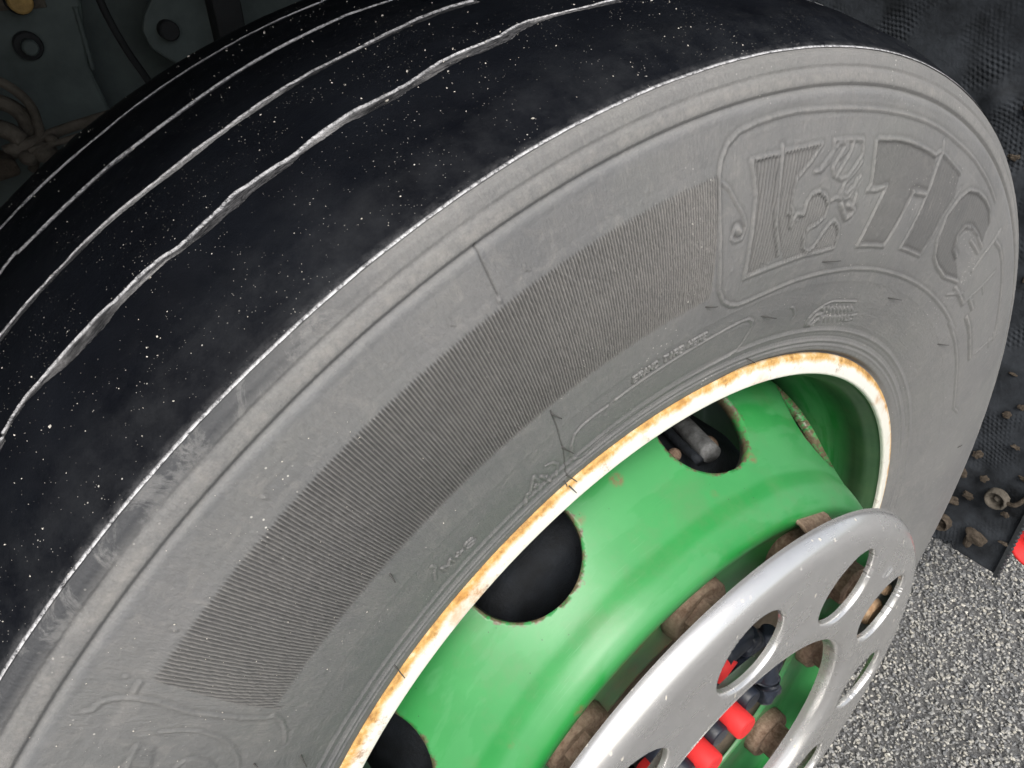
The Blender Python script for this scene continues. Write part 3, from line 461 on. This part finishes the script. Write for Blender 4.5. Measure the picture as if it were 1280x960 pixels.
# grit stuck to the rubber
ng = 950; cl = rng.uniform(0, 1, (60, 2)); idx = rng.integers(0, 60, ng); base = cl[idx] + rng.normal(size=(ng, 2)) * np.array([.03, .05])
gt = 62 + np.mod(base[:, 0], 1) * 47; gyy = .003 + np.mod(base[:, 1], 1) * .225
gR = np.interp(gyy, ty, trb) + .0001; gsz = .00011 + .00040 * rng.uniform(size=ng) ** 3 + (rng.uniform(size=ng) < .03) * rng.uniform(.0002, .0009, ng)
GP = W(np.stack([gR * np.cos(np.radians(gt)), gyy, gR * np.sin(np.radians(gt))], 1))
g2 = 420; a2 = 88 + 24 * rng.uniform(size=g2) ** .6; r2 = .335 + .135 * rng.uniform(size=g2) ** .7
y2 = -np.interp(r2, [.33, .36, .40, .43, .46, .472], [.0095, .0158, .0182, .0152, .0092, .0040])
GP = np.concatenate([GP, W(np.stack([r2 * np.cos(np.radians(a2)), y2, r2 * np.sin(np.radians(a2))], 1))]); gsz = np.r_[gsz, .00010 + .0003 * rng.uniform(size=g2) ** 3]; ng += g2
o = rubble('grit', GP, gsz, np.ones(ng), M['grit'], tyre); o['kind'] = 'stuff'
for t0, r0, t1, r1 in [[81.5,0.3669,81.02,0.3616],[81.37,0.3378,80.55,0.3275],[81.36,0.3088,80.81,0.3018],[81.77,0.3054,81.96,0.304],[81.52,0.2997,81.33,0.2951],[51.69,0.3676,49.26,0.3677],[34.45,0.3462,31.63,0.3488],[57.78,0.3415,55.4,0.337],[66.36,0.3671,65.34,0.3653],[13.9,0.3501,11.62,0.3584],[56.33,0.3096,54.88,0.3048],[96.39,0.3676,96.68,0.3629],[104.5,0.3075,105.26,0.2991],[112.14,0.3405,113.51,0.3327],[111.72,0.367,111.65,0.3662],[-17.59,0.3907,-17.05,0.3942]]:
    def sp(t, r, y): return W((r * math.cos(math.radians(t)), y, r * math.sin(math.radians(t))))
    ys = lambda r: float(np.interp(r, [.29, .31, .34, .37, .40], [-.005, -.004, -.012, -.017, -.018]))
    tm, rm = (t0 + t1) / 2, (r0 + r1) / 2
    tube('rubber_whisker', [sp(t0, r0, ys(r0) + .0006), sp(tm, rm, ys(rm) - .0016), sp(t1, r1, ys(r1) - .0024)], [.00045, .00038, .00025], M['spew'], tyre, 6, 3)

# rim: flange and barrel
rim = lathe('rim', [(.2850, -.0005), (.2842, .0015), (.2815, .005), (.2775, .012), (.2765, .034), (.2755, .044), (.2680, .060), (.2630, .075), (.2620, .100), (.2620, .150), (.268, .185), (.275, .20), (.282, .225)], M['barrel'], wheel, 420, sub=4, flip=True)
fl = [(.2970, .004), (.2988, .002), (.2992, -.0002), (.2985, -.0018), (.2960, -.0028), (.2915, -.0037), (.2878, -.0042), (.2862, -.0040), (.2852, -.0028), (.2850, -.0008)]
lathe('rim_flange', fl, M['lip'], rim, 720, sub=4, flip=False)
fo = bpy.data.objects['rim_flange']; l = fo.data.uv_layers[0]      # let v run from the inner edge (0) to the rubber (1)
a = np.zeros(len(l.data) * 2, np.float32); l.data.foreach_get('uv', a); a = a.reshape(-1, 2); a[:, 1] = 1 - a[:, 1]; l.data.foreach_set('uv', a.ravel())

# pierced plates: a polar grid whose holes are cut on true circles
def pierced(name, prof, holes, Rh, step_t, step_s, mat, parent, wall, solid=None, s_center=0., attrs_fn=None, flip=False):
    prof = np.asarray(prof, float); s = np.r_[0, np.cumsum(np.hypot(*np.diff(prof, axis=0).T))]
    ns = int(s[-1] / step_s); S = np.linspace(0, s[-1], ns); rr = catmull(s, prof[:, 0], S); yy = catmull(s, prof[:, 1], S)
    nt = int(360 / step_t); th = np.arange(nt) * 360. / nt
    TH, SS = np.meshgrid(th, S, indexing='ij'); RR = np.broadcast_to(rr, TH.shape).copy(); 
    rc = float(np.interp(s_center, S, rr))
    hd = np.full(TH.shape, 9.); hi = np.zeros(TH.shape, int)
    for i, hc in enumerate(holes):
        dt = (TH - hc + 180) % 360 - 180; x = np.radians(dt) * RR; yv = SS - s_center; d = np.hypot(x, yv)
        m = d < hd; hd[m] = d[m]; hi[m] = i
    inside = hd < Rh
    snap = np.abs(hd - Rh) < step_s * .62
    # move near vertices on to the circle
    hc = np.array(holes)[hi]; dt = (TH - hc + 180) % 360 - 180; x = np.radians(dt) * RR; yv = SS - s_center
    f = np.where(snap, Rh / np.maximum(hd, 1e-6), 1.); S2 = s_center + yv * f; T2 = TH.copy(); R2 = np.interp(S2, S, rr)
    T2 = np.where(snap, hc + np.degrees(x * f / np.maximum(R2, .01)), TH)
    R2 = np.where(snap, R2, RR); Y2 = np.where(snap, np.interp(S2, S, yy), np.broadcast_to(yy, TH.shape))
    cut = (inside & ~snap).ravel(); F = grid_faces(nt, ns, True); F = F[~cut[F].any(1)]
    allsnap = snap.ravel()[F].all(1) & (hd.ravel()[F].mean(1) < Rh); F = F[~allsnap]
    used = np.unique(F); remap = -np.ones(nt * ns, int); remap[used] = np.arange(len(used))
    P = np.stack([R2 * np.cos(np.radians(T2)), Y2, R2 * np.sin(np.radians(T2))], -1).reshape(-1, 3)[used]; F = remap[F]
    UV = np.stack([np.radians(T2) * .25, S2], -1).reshape(-1, 2)[used]; HD = (hd.ravel()[used] - Rh)
    at = {'holeedge': np.clip(1 - HD / .012, 0, 1)}
    if attrs_fn: at.update({k: fn(R2.ravel()[used], Y2.ravel()[used]) for k, fn in attrs_fn.items()})
    # walls: extrude hole boundary loops
    if wall:
        E = np.sort(np.concatenate([F[:, [0, 1]], F[:, [1, 2]], F[:, [2, 3]], F[:, [3, 0]]]), 1); u, c = np.unique(E, axis=0, return_counts=True); B = u[c == 1]
        hdu = hd.ravel()[used]; B = B[(hdu[B] < Rh + .004).all(1)]
        adj = {}
        for a_, b_ in B: adj.setdefault(a_, []).append(b_); adj.setdefault(b_, []).append(a_)
        Fl = [F]; Pn = [P]; UVn = [UV]; n0 = len(P); extra = 0; ats = {k: [v] for k, v in at.items()}
        seen = set(); hcx = {i: (np.radians(h)) for i, h in enumerate(holes)}; hiu = hi.ravel()[used]
        for st in list(adj):
            if st in seen: continue
            loop = [st]; seen.add(st); cur = st
            while True:
                nx_ = [q for q in adj[cur] if q not in seen]
                if not nx_: break
                cur = nx_[0]; seen.add(cur); loop.append(cur)
            if len(loop) < 12: continue
            L = np.array(loop); h = hcx[int(hiu[L[0]])]; cen = np.array([rc * math.cos(h), 0, rc * math.sin(h)]); prev = L
            yc0 = P[L, 1]; axis = wall['axis'](h)
            for (inw, dep) in wall['steps']:
                radial = P[L] - (np.array([cen[0], 0, cen[2]]) + np.outer(yc0, [0, 1, 0])); radial[:, 1] = 0
                radial /= np.linalg.norm(radial, axis=1)[:, None]
                Q = P[L] - radial * inw + axis * dep
                idx = n0 + extra + np.arange(len(L)); extra += len(L); Pn.append(Q); UVn.append(UV[L]); 
                for k in ats: ats[k].append(at[k][L])
                Fl.append(np.stack([prev, np.roll(prev, -1), np.roll(idx, -1), idx], 1)); prev = idx
        P = np.concatenate(Pn); F = np.concatenate(Fl); UV = np.concatenate(UVn); at = {k: np.concatenate(v) for k, v in ats.items()}
    o = mesh_np(name, W(P), F, mat, parent, UV, at)
    bm = bmesh.new(); bm.from_mesh(o.data); bmesh.ops.recalc_face_normals(bm, faces=bm.faces); bm.to_mesh(o.data); bm.free()
    if solid: md = o.modifiers.new('thickness', 'SOLIDIFY'); md.thickness = solid; md.offset = -1
    return o
dprof = [(.1400, -.0335), (.1550, -.0335), (.1680, -.0336), (.1760, -.0342), (.1830, -.0365), (.1900, -.0405), (.1965, -.0448), (.2020, -.0470), (.2070, -.0468), (.2125, -.0415), (.2172, -.0325), (.2218, -.0195), (.2270, -.0085), (.2395, .0135), (.2520, .0350), (.2590, .0520), (.2615, .0750), (.2622, .1100)]
ds = np.r_[0, np.cumsum(np.hypot(*np.diff(np.array(dprof), axis=0).T))]
sc = float(np.interp(.246, np.array(dprof)[:, 0], ds))
HOLES = [53.6 + 36 * k for k in range(10)]
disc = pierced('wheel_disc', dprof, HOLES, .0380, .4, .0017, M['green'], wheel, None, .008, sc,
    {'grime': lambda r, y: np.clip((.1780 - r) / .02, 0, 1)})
# hub face behind the disc, hub cap with alternating blocks
lathe('hub', [(.0, -.004), (.09, -.004), (.10, -.012), (.128, -.014), (.1385, -.014), (.1395, -.002), (.17, .0)], M['hub'], wheel, 96)
cap = lathe('hub_cap', [(0, -.0440), (.0380, -.0440), (.0450, -.0425), (.0475, -.0390), (.0480, -.020), (.060, -.010)], M['black'], wheel, 96, sub=2)
lathe('hub_flange', [(.055, -.022), (.1000, -.026), (.1060, -.029), (.1200, -.0300), (.1395, -.0300), (.1400, -.018)], M['dirty'], bpy.data.objects['hub'], 120)
bar = thing('capped_pegs', 'row of black pegs with red caps in the hub behind the steel ring', 'pegs')
bm = bmesh.new(); v_ = box_bm(bm, (0, 0, 0), (1, 1, 1)); 
for v in v_: v.co = Vector(W((.004 + v.co.x * .112, -.040 + v.co.y * .016, .018 + v.co.z * .020 - .05 * v.co.x * .112)))
obj_bm('base_strip', bm, M['black'], bar, False, .002)
for k, x in enumerate((-.0575, -.040, -.0225, -.005, .0125, .030, .0475)):
    red = k % 2 == 1; zc = .0185 - .10 * x; bm = bmesh.new()
    prism(bm, x, -.034, zc, .0104 if red else .0090, .0355 if red else .0262, 26, 0, .0098 if red else .0090, .0012)
    o = obj_bm('red_cap' if red else 'black_peg', bm, M['red' if red else 'black'], bar); o.data.polygons.foreach_set('use_smooth', [len(p.vertices) == 4 for p in o.data.polygons])
tube('red_wire', [W((.036, -.052, .086)), W((.054, -.052, .090))], .0055, M['red'], bar, 20)
tube('bent_lead', [W(p) for p in ((.064, -.060, .013), (.070, -.056, .022), (.074, -.050, .040), (.076, -.047, .060), (.070, -.047, .082), (.050, -.048, .094))], .0085, M['black'], bar, 12, 6)
for t_, (x, y, z, r) in enumerate([(.066, -.052, .042, .013), (.052, -.052, .050, .0115), (.064, -.056, -.002, .0125), (.084, -.050, .052, .010), (.072, -.048, .076, .0115), (.046, -.056, .066, .0085), (.076, -.052, .018, .0105)]):
    bm = bmesh.new(); bmesh.ops.create_icosphere(bm, subdivisions=4, radius=r)
    for v in bm.verts:
        c = v.co; k_ = 1 + .14 * math.tanh(4 * math.sin(c.x * 420 + t_ * 2) * math.cos(c.z * 380 + t_)); v.co = c * k_; v.co.y *= .8
        v.co = Vector([max(-.78 * r, min(.78 * r, q)) for q in v.co])
    bmesh.ops.translate(bm, vec=Vector(W((x, y, z))), verts=bm.verts); obj_bm('clip', bm, M['black'], bar, True)

# ten wheel nuts: round collar, hexagon and stud
for k in range(10):
    a0 = math.radians(71 + 36 * k); cx, cz = .1675 * math.cos(a0), .1675 * math.sin(a0)
    bm = bmesh.new(); prism(bm, cx, -.0325, cz, .0236, .0130, 28, 0, .0230, .002); o = obj_bm('wheel_nut', bm, M['rust'], wheel, False, 0)
    o.data.polygons.foreach_set('use_smooth', [len(p.vertices) == 4 for p in o.data.polygons])
    bm = bmesh.new(); prism(bm, cx, -.0450, cz, .0175, .0130, 6, a0 + .3 * k, None, .002); obj_bm('hexagon', bm, M['rust'], o)
    bm = bmesh.new(); prism(bm, cx, -.0575, cz, .0105, .006, 16, 0, None, .001); obj_bm('stud', bm, M['rust'], o)

# polished nut guard ring
rprof = [(.1188, -.0650), (.1192, -.0720), (.1202, -.0770), (.1222, -.0798), (.1260, -.0808), (.1500, -.0812), (.1750, -.0810), (.2000, -.0806), (.2075, -.0802), (.2125, -.0788), (.2165, -.0758), (.2188, -.0725), (.2198, -.0690), (.2200, -.0668)]
rs_ = np.r_[0, np.cumsum(np.hypot(*np.diff(np.array(rprof), axis=0).T))]; rsc = float(np.interp(.1675, np.array(rprof)[:, 0], rs_))
ring = pierced('nut_guard_ring', rprof, [70 + 36 * k for k in range(10)], .0308, .36, .0012, M['steel'], wheel,
    dict(axis=lambda h: np.array([0, 1., 0]), steps=[(.0003, .0003), (.0009, .0012), (.0012, .0028), (.0012, .0055)]), None, rsc)
ring.data.polygons.foreach_set('use_smooth', [True] * len(ring.data.polygons))
# brackets behind the ring, two of them seen through the holes
for a_deg, mt in ((42, 'rust'), (-15, 'alu'), (150, 'rust'), (258, 'rust')):
    a0 = math.radians(a_deg); er = np.array([math.cos(a0), 0, math.sin(a0)]); et = np.array([-math.sin(a0), 0, math.cos(a0)]); bm = bmesh.new()
    rings = []
    pr_ = [(.150, -.060), (.1950, -.060), (.2010, -.056), (.2035, -.050), (.2035, -.0300)] if mt == 'rust' else [(.150, -.0640), (.203, -.0640), (.2105, -.0655), (.2155, -.0700)]
    for r0, y0 in pr_:
        rings.append([bm.verts.new(W(er * r0 + et * q + np.array([0, y0, 0]))) for q in np.array((-.017, -.0165, 0, .0165, .017)) * (2.1 if mt == 'alu' else 1.)])
    for p, q in zip(rings, rings[1:]):
        for j in range(4): bm.faces.new((p[j], p[j + 1], q[j + 1], q[j]))
    o = obj_bm('mounting_bracket', bm, M[mt], ring, True); md = o.modifiers.new('t', 'SOLIDIFY'); md.thickness = .0028; md.offset = 0
    for r0, q, rad in ((.180, -.006, .0125), (.196, .010, .0055)):
        c = er * r0 + et * q; bm = bmesh.new(); prism(bm, c[0], pr_[0][1] - .0012, c[2], rad, .005, 20, 0, rad * .9, .0015, .002 if rad < .01 else 0); obj_bm('bracket_bolt', bm, M['tanrust' if mt == 'alu' else 'rust'], o)
# two stamped strokes on the ring between its holes
for q in (0., .0075):
    a0 = math.radians(14.5); er = np.array([math.cos(a0), 0, math.sin(a0)]); et = np.array([-math.sin(a0), 0, math.cos(a0)]); c = er * (.183) + et * (q - .004)
    pts = [W(c + er * s_ + np.array([0, -.0812, 0])) for s_ in (-.005, .005)]; tube('stamped_stroke', pts, .0005, M['alu'], ring, 6)

# brake drum and fittings seen through the hand holes
br = thing('brake_drum', 'grimy dark brake drum seen through the round openings of the green wheel', 'brake drum')
lathe('drum', [(.08, .030), (.170, .032), (.190, .038), (.198, .050), (.200, .070), (.204, .080), (.204, .12), (.21, .2)], M['drum'], br, 160, sub=2)
P0 = [W((.207 * math.cos(math.radians(t)), y, .207 * math.sin(math.radians(t)))) for t, y in ((34.5, .120), (37.5, .090), (41.5, .058), (44.5, .030))]
tube('grey_pipe', P0, .0075, M['alu'], br, 14, 6)
P0 = [W((.207 * math.cos(math.radians(t)), y, .207 * math.sin(math.radians(t)))) for t, y in ((41, .100), (46.5, .066), (49.5, .026))]
tube('dark_pipe', P0, .0035, M['drum'], br, 10, 6)
for t, y, rr0 in ((50, .046, .005), (38.5, .047, .008)):
    bm = bmesh.new(); bmesh.ops.create_icosphere(bm, subdivisions=3, radius=rr0); c = W((.201 * math.cos(math.radians(t)), y, .201 * math.sin(math.radians(t)))); bmesh.ops.translate(bm, vec=Vector(c), verts=bm.verts); obj_bm('rusty_boss', bm, M['rust'], br, True)

# ------------------------------------------------------------------ mud flap behind the wheel
flap = thing('mud_flap', 'black rubber mud flap with honeycomb face hanging behind the wheel', 'mud flap')
def flap_mesh():
    ys = np.arange(-.024, .51, .0020); zs = np.arange(.150, 1.25, .0020)
    Y, Z = np.meshgrid(ys, zs, indexing='ij'); s3 = math.sqrt(3); p = .0062
    # warped hexagonal dimples, tilted as the cells run in the picture
    wx_ = .0016 * np.sin(Y * 61 + Z * 33) + .0022 * np.sin(Z * 47 - Y * 19); a_ = (Y * .92 + Z * .30) + wx_; b_ = (Z * .95 - Y * .28) + wx_ * .8 + .0014 * np.sin(Y * 90); row = np.round(b_ / (p * s3 / 2)); col = np.round(a_ / p - .5 * (row % 2)); 
    cx, cz = (col + .5 * (row % 2)) * p, row * p * s3 / 2; d = np.hypot((a_ - cx), (b_ - cz)) / p
    wear = np.interp(np.sin(Y * 17 + 1) * np.cos(Z * 13) + .6 * np.sin(Y * 41) * np.sin(Z * 37 + 2), [-.6, .5], [.35, 1.])
    dim = -.0030 * np.exp(-(d / .31) ** 4) * wear * np.interp(np.sin(Y * 53 + 2) * np.sin(Z * 31) + .5 * np.sin(Z * 90 + Y * 70), [-.3, .7], [.0, 1])
    r0 = np.random.default_rng(5); w = np.zeros(Y.shape)
    for _ in range(34):
        y0, z0, s_, h_ = r0.uniform(-.02, .3), r0.uniform(.16, .9), r0.uniform(.012, .04), r0.uniform(-.006, .009); w += h_ * np.exp(-((Y - y0) ** 2 + (Z - z0) ** 2) / s_ ** 2)
    bend = -.045 * np.clip((Z - .72) / .5, 0, 1) ** 2 * 3
    X = .75 + dim * -1 - w + .004 * np.sin(Z * 9) + bend
    bottom = .150 + .018 * np.clip((Y + .024) / .1 - .6, -.2, 1) + .004 * np.sin(Y * 160)
    P = np.stack([X, Y + .0015 * np.sin(Z * 210) * (Y < -.018), np.maximum(Z, bottom)], -1).reshape(-1, 3)
    o = mesh_np('flap_sheet', P, grid_faces(len(ys), len(zs)), M['flap'], flap); md = o.modifiers.new('t', 'SOLIDIFY'); md.thickness = .006; md.offset = 1; return o
flap_mesh()
bm = bmesh.new()      # pale frayed strip along the flap's outer edge
zz = np.arange(.150, .42, .004)
va = [[bm.verts.new((.746 + q * .006, -.026 - .0035 * (i % 2) - .002, float(z))) for q in (0, 1)] for i, z in enumerate(zz)]; vb = [[bm.verts.new((.746 + q * .006, -.0235, float(z))) for q in (0, 1)] for z in zz]
for i in range(len(zz) - 1):
    for q in (0, 1): bm.faces.new((va[i][q], va[i + 1][q], vb[i + 1][q], vb[i][q]))
    bm.faces.new((va[i][0], va[i][1], va[i + 1][1], va[i + 1][0]))
obj_bm('frayed_edge', bm, M['hub'], flap)
def cup(y, z, r, name='rusty_cup', mat='tanrust'):
    bm = bmesh.new(); N = 22; rr = [];
    for rad, dx in ((r * 1.05, 0), (r, -.010), (r * .88, -.013), (r * .72, -.010), (r * .66, -.003), (r * .30, -.002), (r * .26, -.007), (.0004, -.008)):
        rr.append([bm.verts.new((.744 + dx, y + rad * math.cos(6.2832 * k / N) * (1 + .05 * math.sin(3 * k)), z + rad * math.sin(6.2832 * k / N))) for k in range(N)])
    for p, q in zip(rr, rr[1:]):
        for k in range(N): bm.faces.new((p[k], p[(k + 1) % N], q[(k + 1) % N], q[k]))
    return obj_bm(name, bm, M[mat], flap, True)
cup(.129, .435, .015, mat='mud'); cup(.013, .283, .015, mat='hose'); cup(.066, .196, .013, mat='mud')
tube('rusty_tab', [(.738, -.001, .285), (.735, -.012, .292), (.738, -.020, .312), (.74, -.024, .33)], [.003, .0035, .003, .001], M['mud'], flap, 8, 4)
def clump(y, z, r, seed):
    bm = bmesh.new(); bmesh.ops.create_icosphere(bm, subdivisions=4, radius=1); g_ = np.random.default_rng(seed); q = g_.normal(size=(14, 3)) * np.repeat([2.2, 4.5, 9.], [5, 5, 4])[:, None]; am = np.repeat([.13, .07, .035], [5, 5, 4])
    sy, sz = g_.uniform(.6, 1.5), g_.uniform(.6, 1.4)
    for v in bm.verts:
        c = v.co.copy(); f = 1 + sum(a__ * math.sin(c.dot(Vector(k)) + i) for i, (k, a__) in enumerate(zip(q, am))); f = max(f, .25)
        v.co = Vector((c.x * .42, c.y * sy, c.z * sz)) * f * r
    bmesh.ops.translate(bm, vec=(.745, y, z), verts=bm.verts); return obj_bm('mud_clump', bm, M['mud'], flap, True)
for i, (y, z, r) in enumerate([(.018, .196, .011), (.024, .184, .007), (.074, .290, .008), (.067, .238, .007), (.127, .36, .009), (.10, .33, .007), (.06, .33, .005), (-.004, .262, .004), (-.006, .33, .005), (.02, .37, .004), (.047, .41, .005), (.035, .43, .004), (-.01, .40, .005), (.05, .52, .004), (.09, .60, .004), (.12, .70, .005), (.06, .47, .004), (.155, .74, .005), (.16, .80, .007), (.14, .77, .004), (-.018, .215, .004), (.04, .30, .004), (.05, .26, .005), (.09, .27, .004)]): clump(y, z, r, i)

# red round plastic reflector beyond the flap
rf = thing('red_reflector', 'red plastic ring shaped part low behind the mud flap at the right edge', 'reflector')
bm = bmesh.new(); N = 40; rr = []
for rad, dx in ((.026, .03), (.0325, .012), (.034, -.002), (.0315, -.006), (.026, -.005), (.023, .010), (.0004, .014)):
    rr.append([bm.verts.new((.800 + dx, -.048 + rad * math.cos(6.2832 * k / N), .188 + rad * math.sin(6.2832 * k / N) * .9)) for k in range(N)])
for p, q in zip(rr, rr[1:]):
    for k in range(N): bm.faces.new((p[k], p[(k + 1) % N], q[(k + 1) % N], q[k]))
obj_bm('red_ring', bm, M['red'], rf, True)
tube('bracket_arm', [(.83, -.056, .180), (.84, -.03, .19), (.84, .10, .20)], .006, M['hub'], rf, 8, 3)

# ------------------------------------------------------------------ wheel arch over the tyre (mostly out of frame)
arch = thing('wheel_arch', 'black plastic wheel arch curving over the tyre', 'wheel arch')
A = np.radians(np.linspace(48, 168, 60)); Yg = np.linspace(-.03, .55, 24)
P = np.array([[(.74 * math.cos(a), y, .50 + .74 * math.sin(a) * .93) for y in Yg] for a in A]).reshape(-1, 3)
o = mesh_np('arch_shell', P, grid_faces(len(A), len(Yg)), M['arch'], arch); md = o.modifiers.new('t', 'SOLIDIFY'); md.thickness = .006

# ------------------------------------------------------------------ chassis side and fittings behind the tread
ch = thing('chassis_side', 'dark green grey steel chassis side behind the tyre tread', 'chassis')
def plate(name, pts, y, depth, mat, parent, bev=.001):
    bm = bmesh.new(); a_ = [bm.verts.new((x, y, z)) for x, z in pts]; b_ = [bm.verts.new((x, y + depth, z)) for x, z in pts]
    bm.faces.new(a_); bm.faces.new(b_[::-1]); n = len(pts)
    for k in range(n): bm.faces.new((a_[k], b_[k], b_[(k + 1) % n], a_[(k + 1) % n]))
    return obj_bm(name, bm, mat, parent, False, bev)
plate('side_plate', [(-1.2, .45), (1.1, .45), (1.1, 1.3), (-1.2, 1.3)], .512, .01, M['chassis'], ch)
plate('side_member', [(-.90, .30), (-.186, .30), (-.190, .860), (-.197, .905), (-.190, .945), (-.188, 1.25), (-.90, 1.25)], .470, .02, M['chassis'], ch, .003)
plate('bracket_plate', [(-.1385, 1.1), (-.141, .950), (-.1515, .936), (-.1555, .925), (-.1515, .912), (-.141, .903), (-.118, .885), (-.09, .885), (-.092, 1.1)], .458, .006, M['chassis'], ch, .002)
plate('upright', [(-.102, .86), (-.080, .86), (-.083, 1.1), (-.108, 1.1)], .44, .05, M['arch'], ch, .002)
plate('upright', [(.02, .86), (.06, .86), (.06, 1.1), (.02, 1.1)], .44, .05, M['chassis'], ch, .002)
def bolt(name, x, y, z, r, mat, collar=None, hexn=6, parent=ch):
    if collar:
        bm = bmesh.new(); prism(bm, x, y, z, collar, .004, 28, 0, None, .001, world=False); o = obj_bm('washer', bm, M['arch'], parent); y -= .004; parent = o
    bm = bmesh.new(); prism(bm, x, y, z, r, .010, hexn, .3, None, .0012, world=False); return obj_bm(name, bm, M[mat], parent)
bolt('bolt', -.231, .468, .951, .0080, 'bolt', .0095, 16); bolt('bolt', -.234, .468, .9215, .0055, 'chassis', .0098, 12); bolt('bolt', -.138, .457, .925, .0075, 'arch', None, 14)
plate('bolt_plate', [(-.262, .945), (-.214, .945), (-.214, 1.0), (-.262, 1.0)], .4665, .004, M['hose'], ch)
tube('cable', [(-.185, .455, .99), (-.180, .452, .945), (-.172, .450, .915), (-.160, .452, .885), (-.150, .455, .84)], .0028, M['arch'], ch, 10, 5)
tube('weld_seam', [(-.1955, .4695, .90 + .004 * k_) for k_ in range(12)], [.0016 + .0006 * (k_ % 2) for k_ in range(12)], M['chassis'], ch, 8)
hs_ = thing('air_hose', 'dusty brown air hose looping below the chassis bolts', 'hose')
tube('outer_loop', [(-.34, .43, .918), (-.300, .41, .921), (-.275, .40, .918), (-.263, .40, .911), (-.256, .40, .904), (-.251, .40, .895), (-.250, .40, .885), (-.252, .40, .872), (-.262, .41, .85)], .0032, M['hose'], hs_, 12, 6)
tube('inner_loop', [(-.34, .43, .900), (-.300, .42, .904), (-.277, .41, .902), (-.267, .41, .897), (-.260, .41, .892), (-.256, .41, .884), (-.257, .41, .872)], .0052, M['hose'], hs_, 12, 6)
tube('low_loop', [(-.34, .42, .880), (-.290, .41, .884), (-.270, .405, .880), (-.262, .40, .872)], .006, M['hose'], hs_, 12, 5)
st = thing('steering_linkage', 'brown dusty rod and joint at the far left under the hoses', 'steering rod')
tube('rod', [(-.275, .40, .866), (-.257, .40, .870), (-.239, .40, .8755), (-.200, .40, .882), (-.12, .40, .895)], [.0055, .0045, .0036, .0036, .0036], M['hose'], st, 12, 3)
tube('thin_rod', [(-.262, .385, .869), (-.235, .385, .873), (-.16, .385, .884)], .0022, M['hose'], st, 10, 3)
plate('joint_block', [(-.36, .868), (-.290, .8715), (-.272, .867), (-.2705, .857), (-.292, .8535), (-.36, .85)], .375, .03, M['mud'], st, .003)
for x, z, r in ((-.263, .864, .0062), (-.253, .866, .0085), (-.246, .874, .0042)):
    bm = bmesh.new(); bmesh.ops.create_icosphere(bm, subdivisions=3, radius=r); bmesh.ops.scale(bm, vec=(1, 1.2, .8), verts=bm.verts); bmesh.ops.translate(bm, vec=(x, .388, z), verts=bm.verts); obj_bm('joint', bm, M['hose'], st, True)
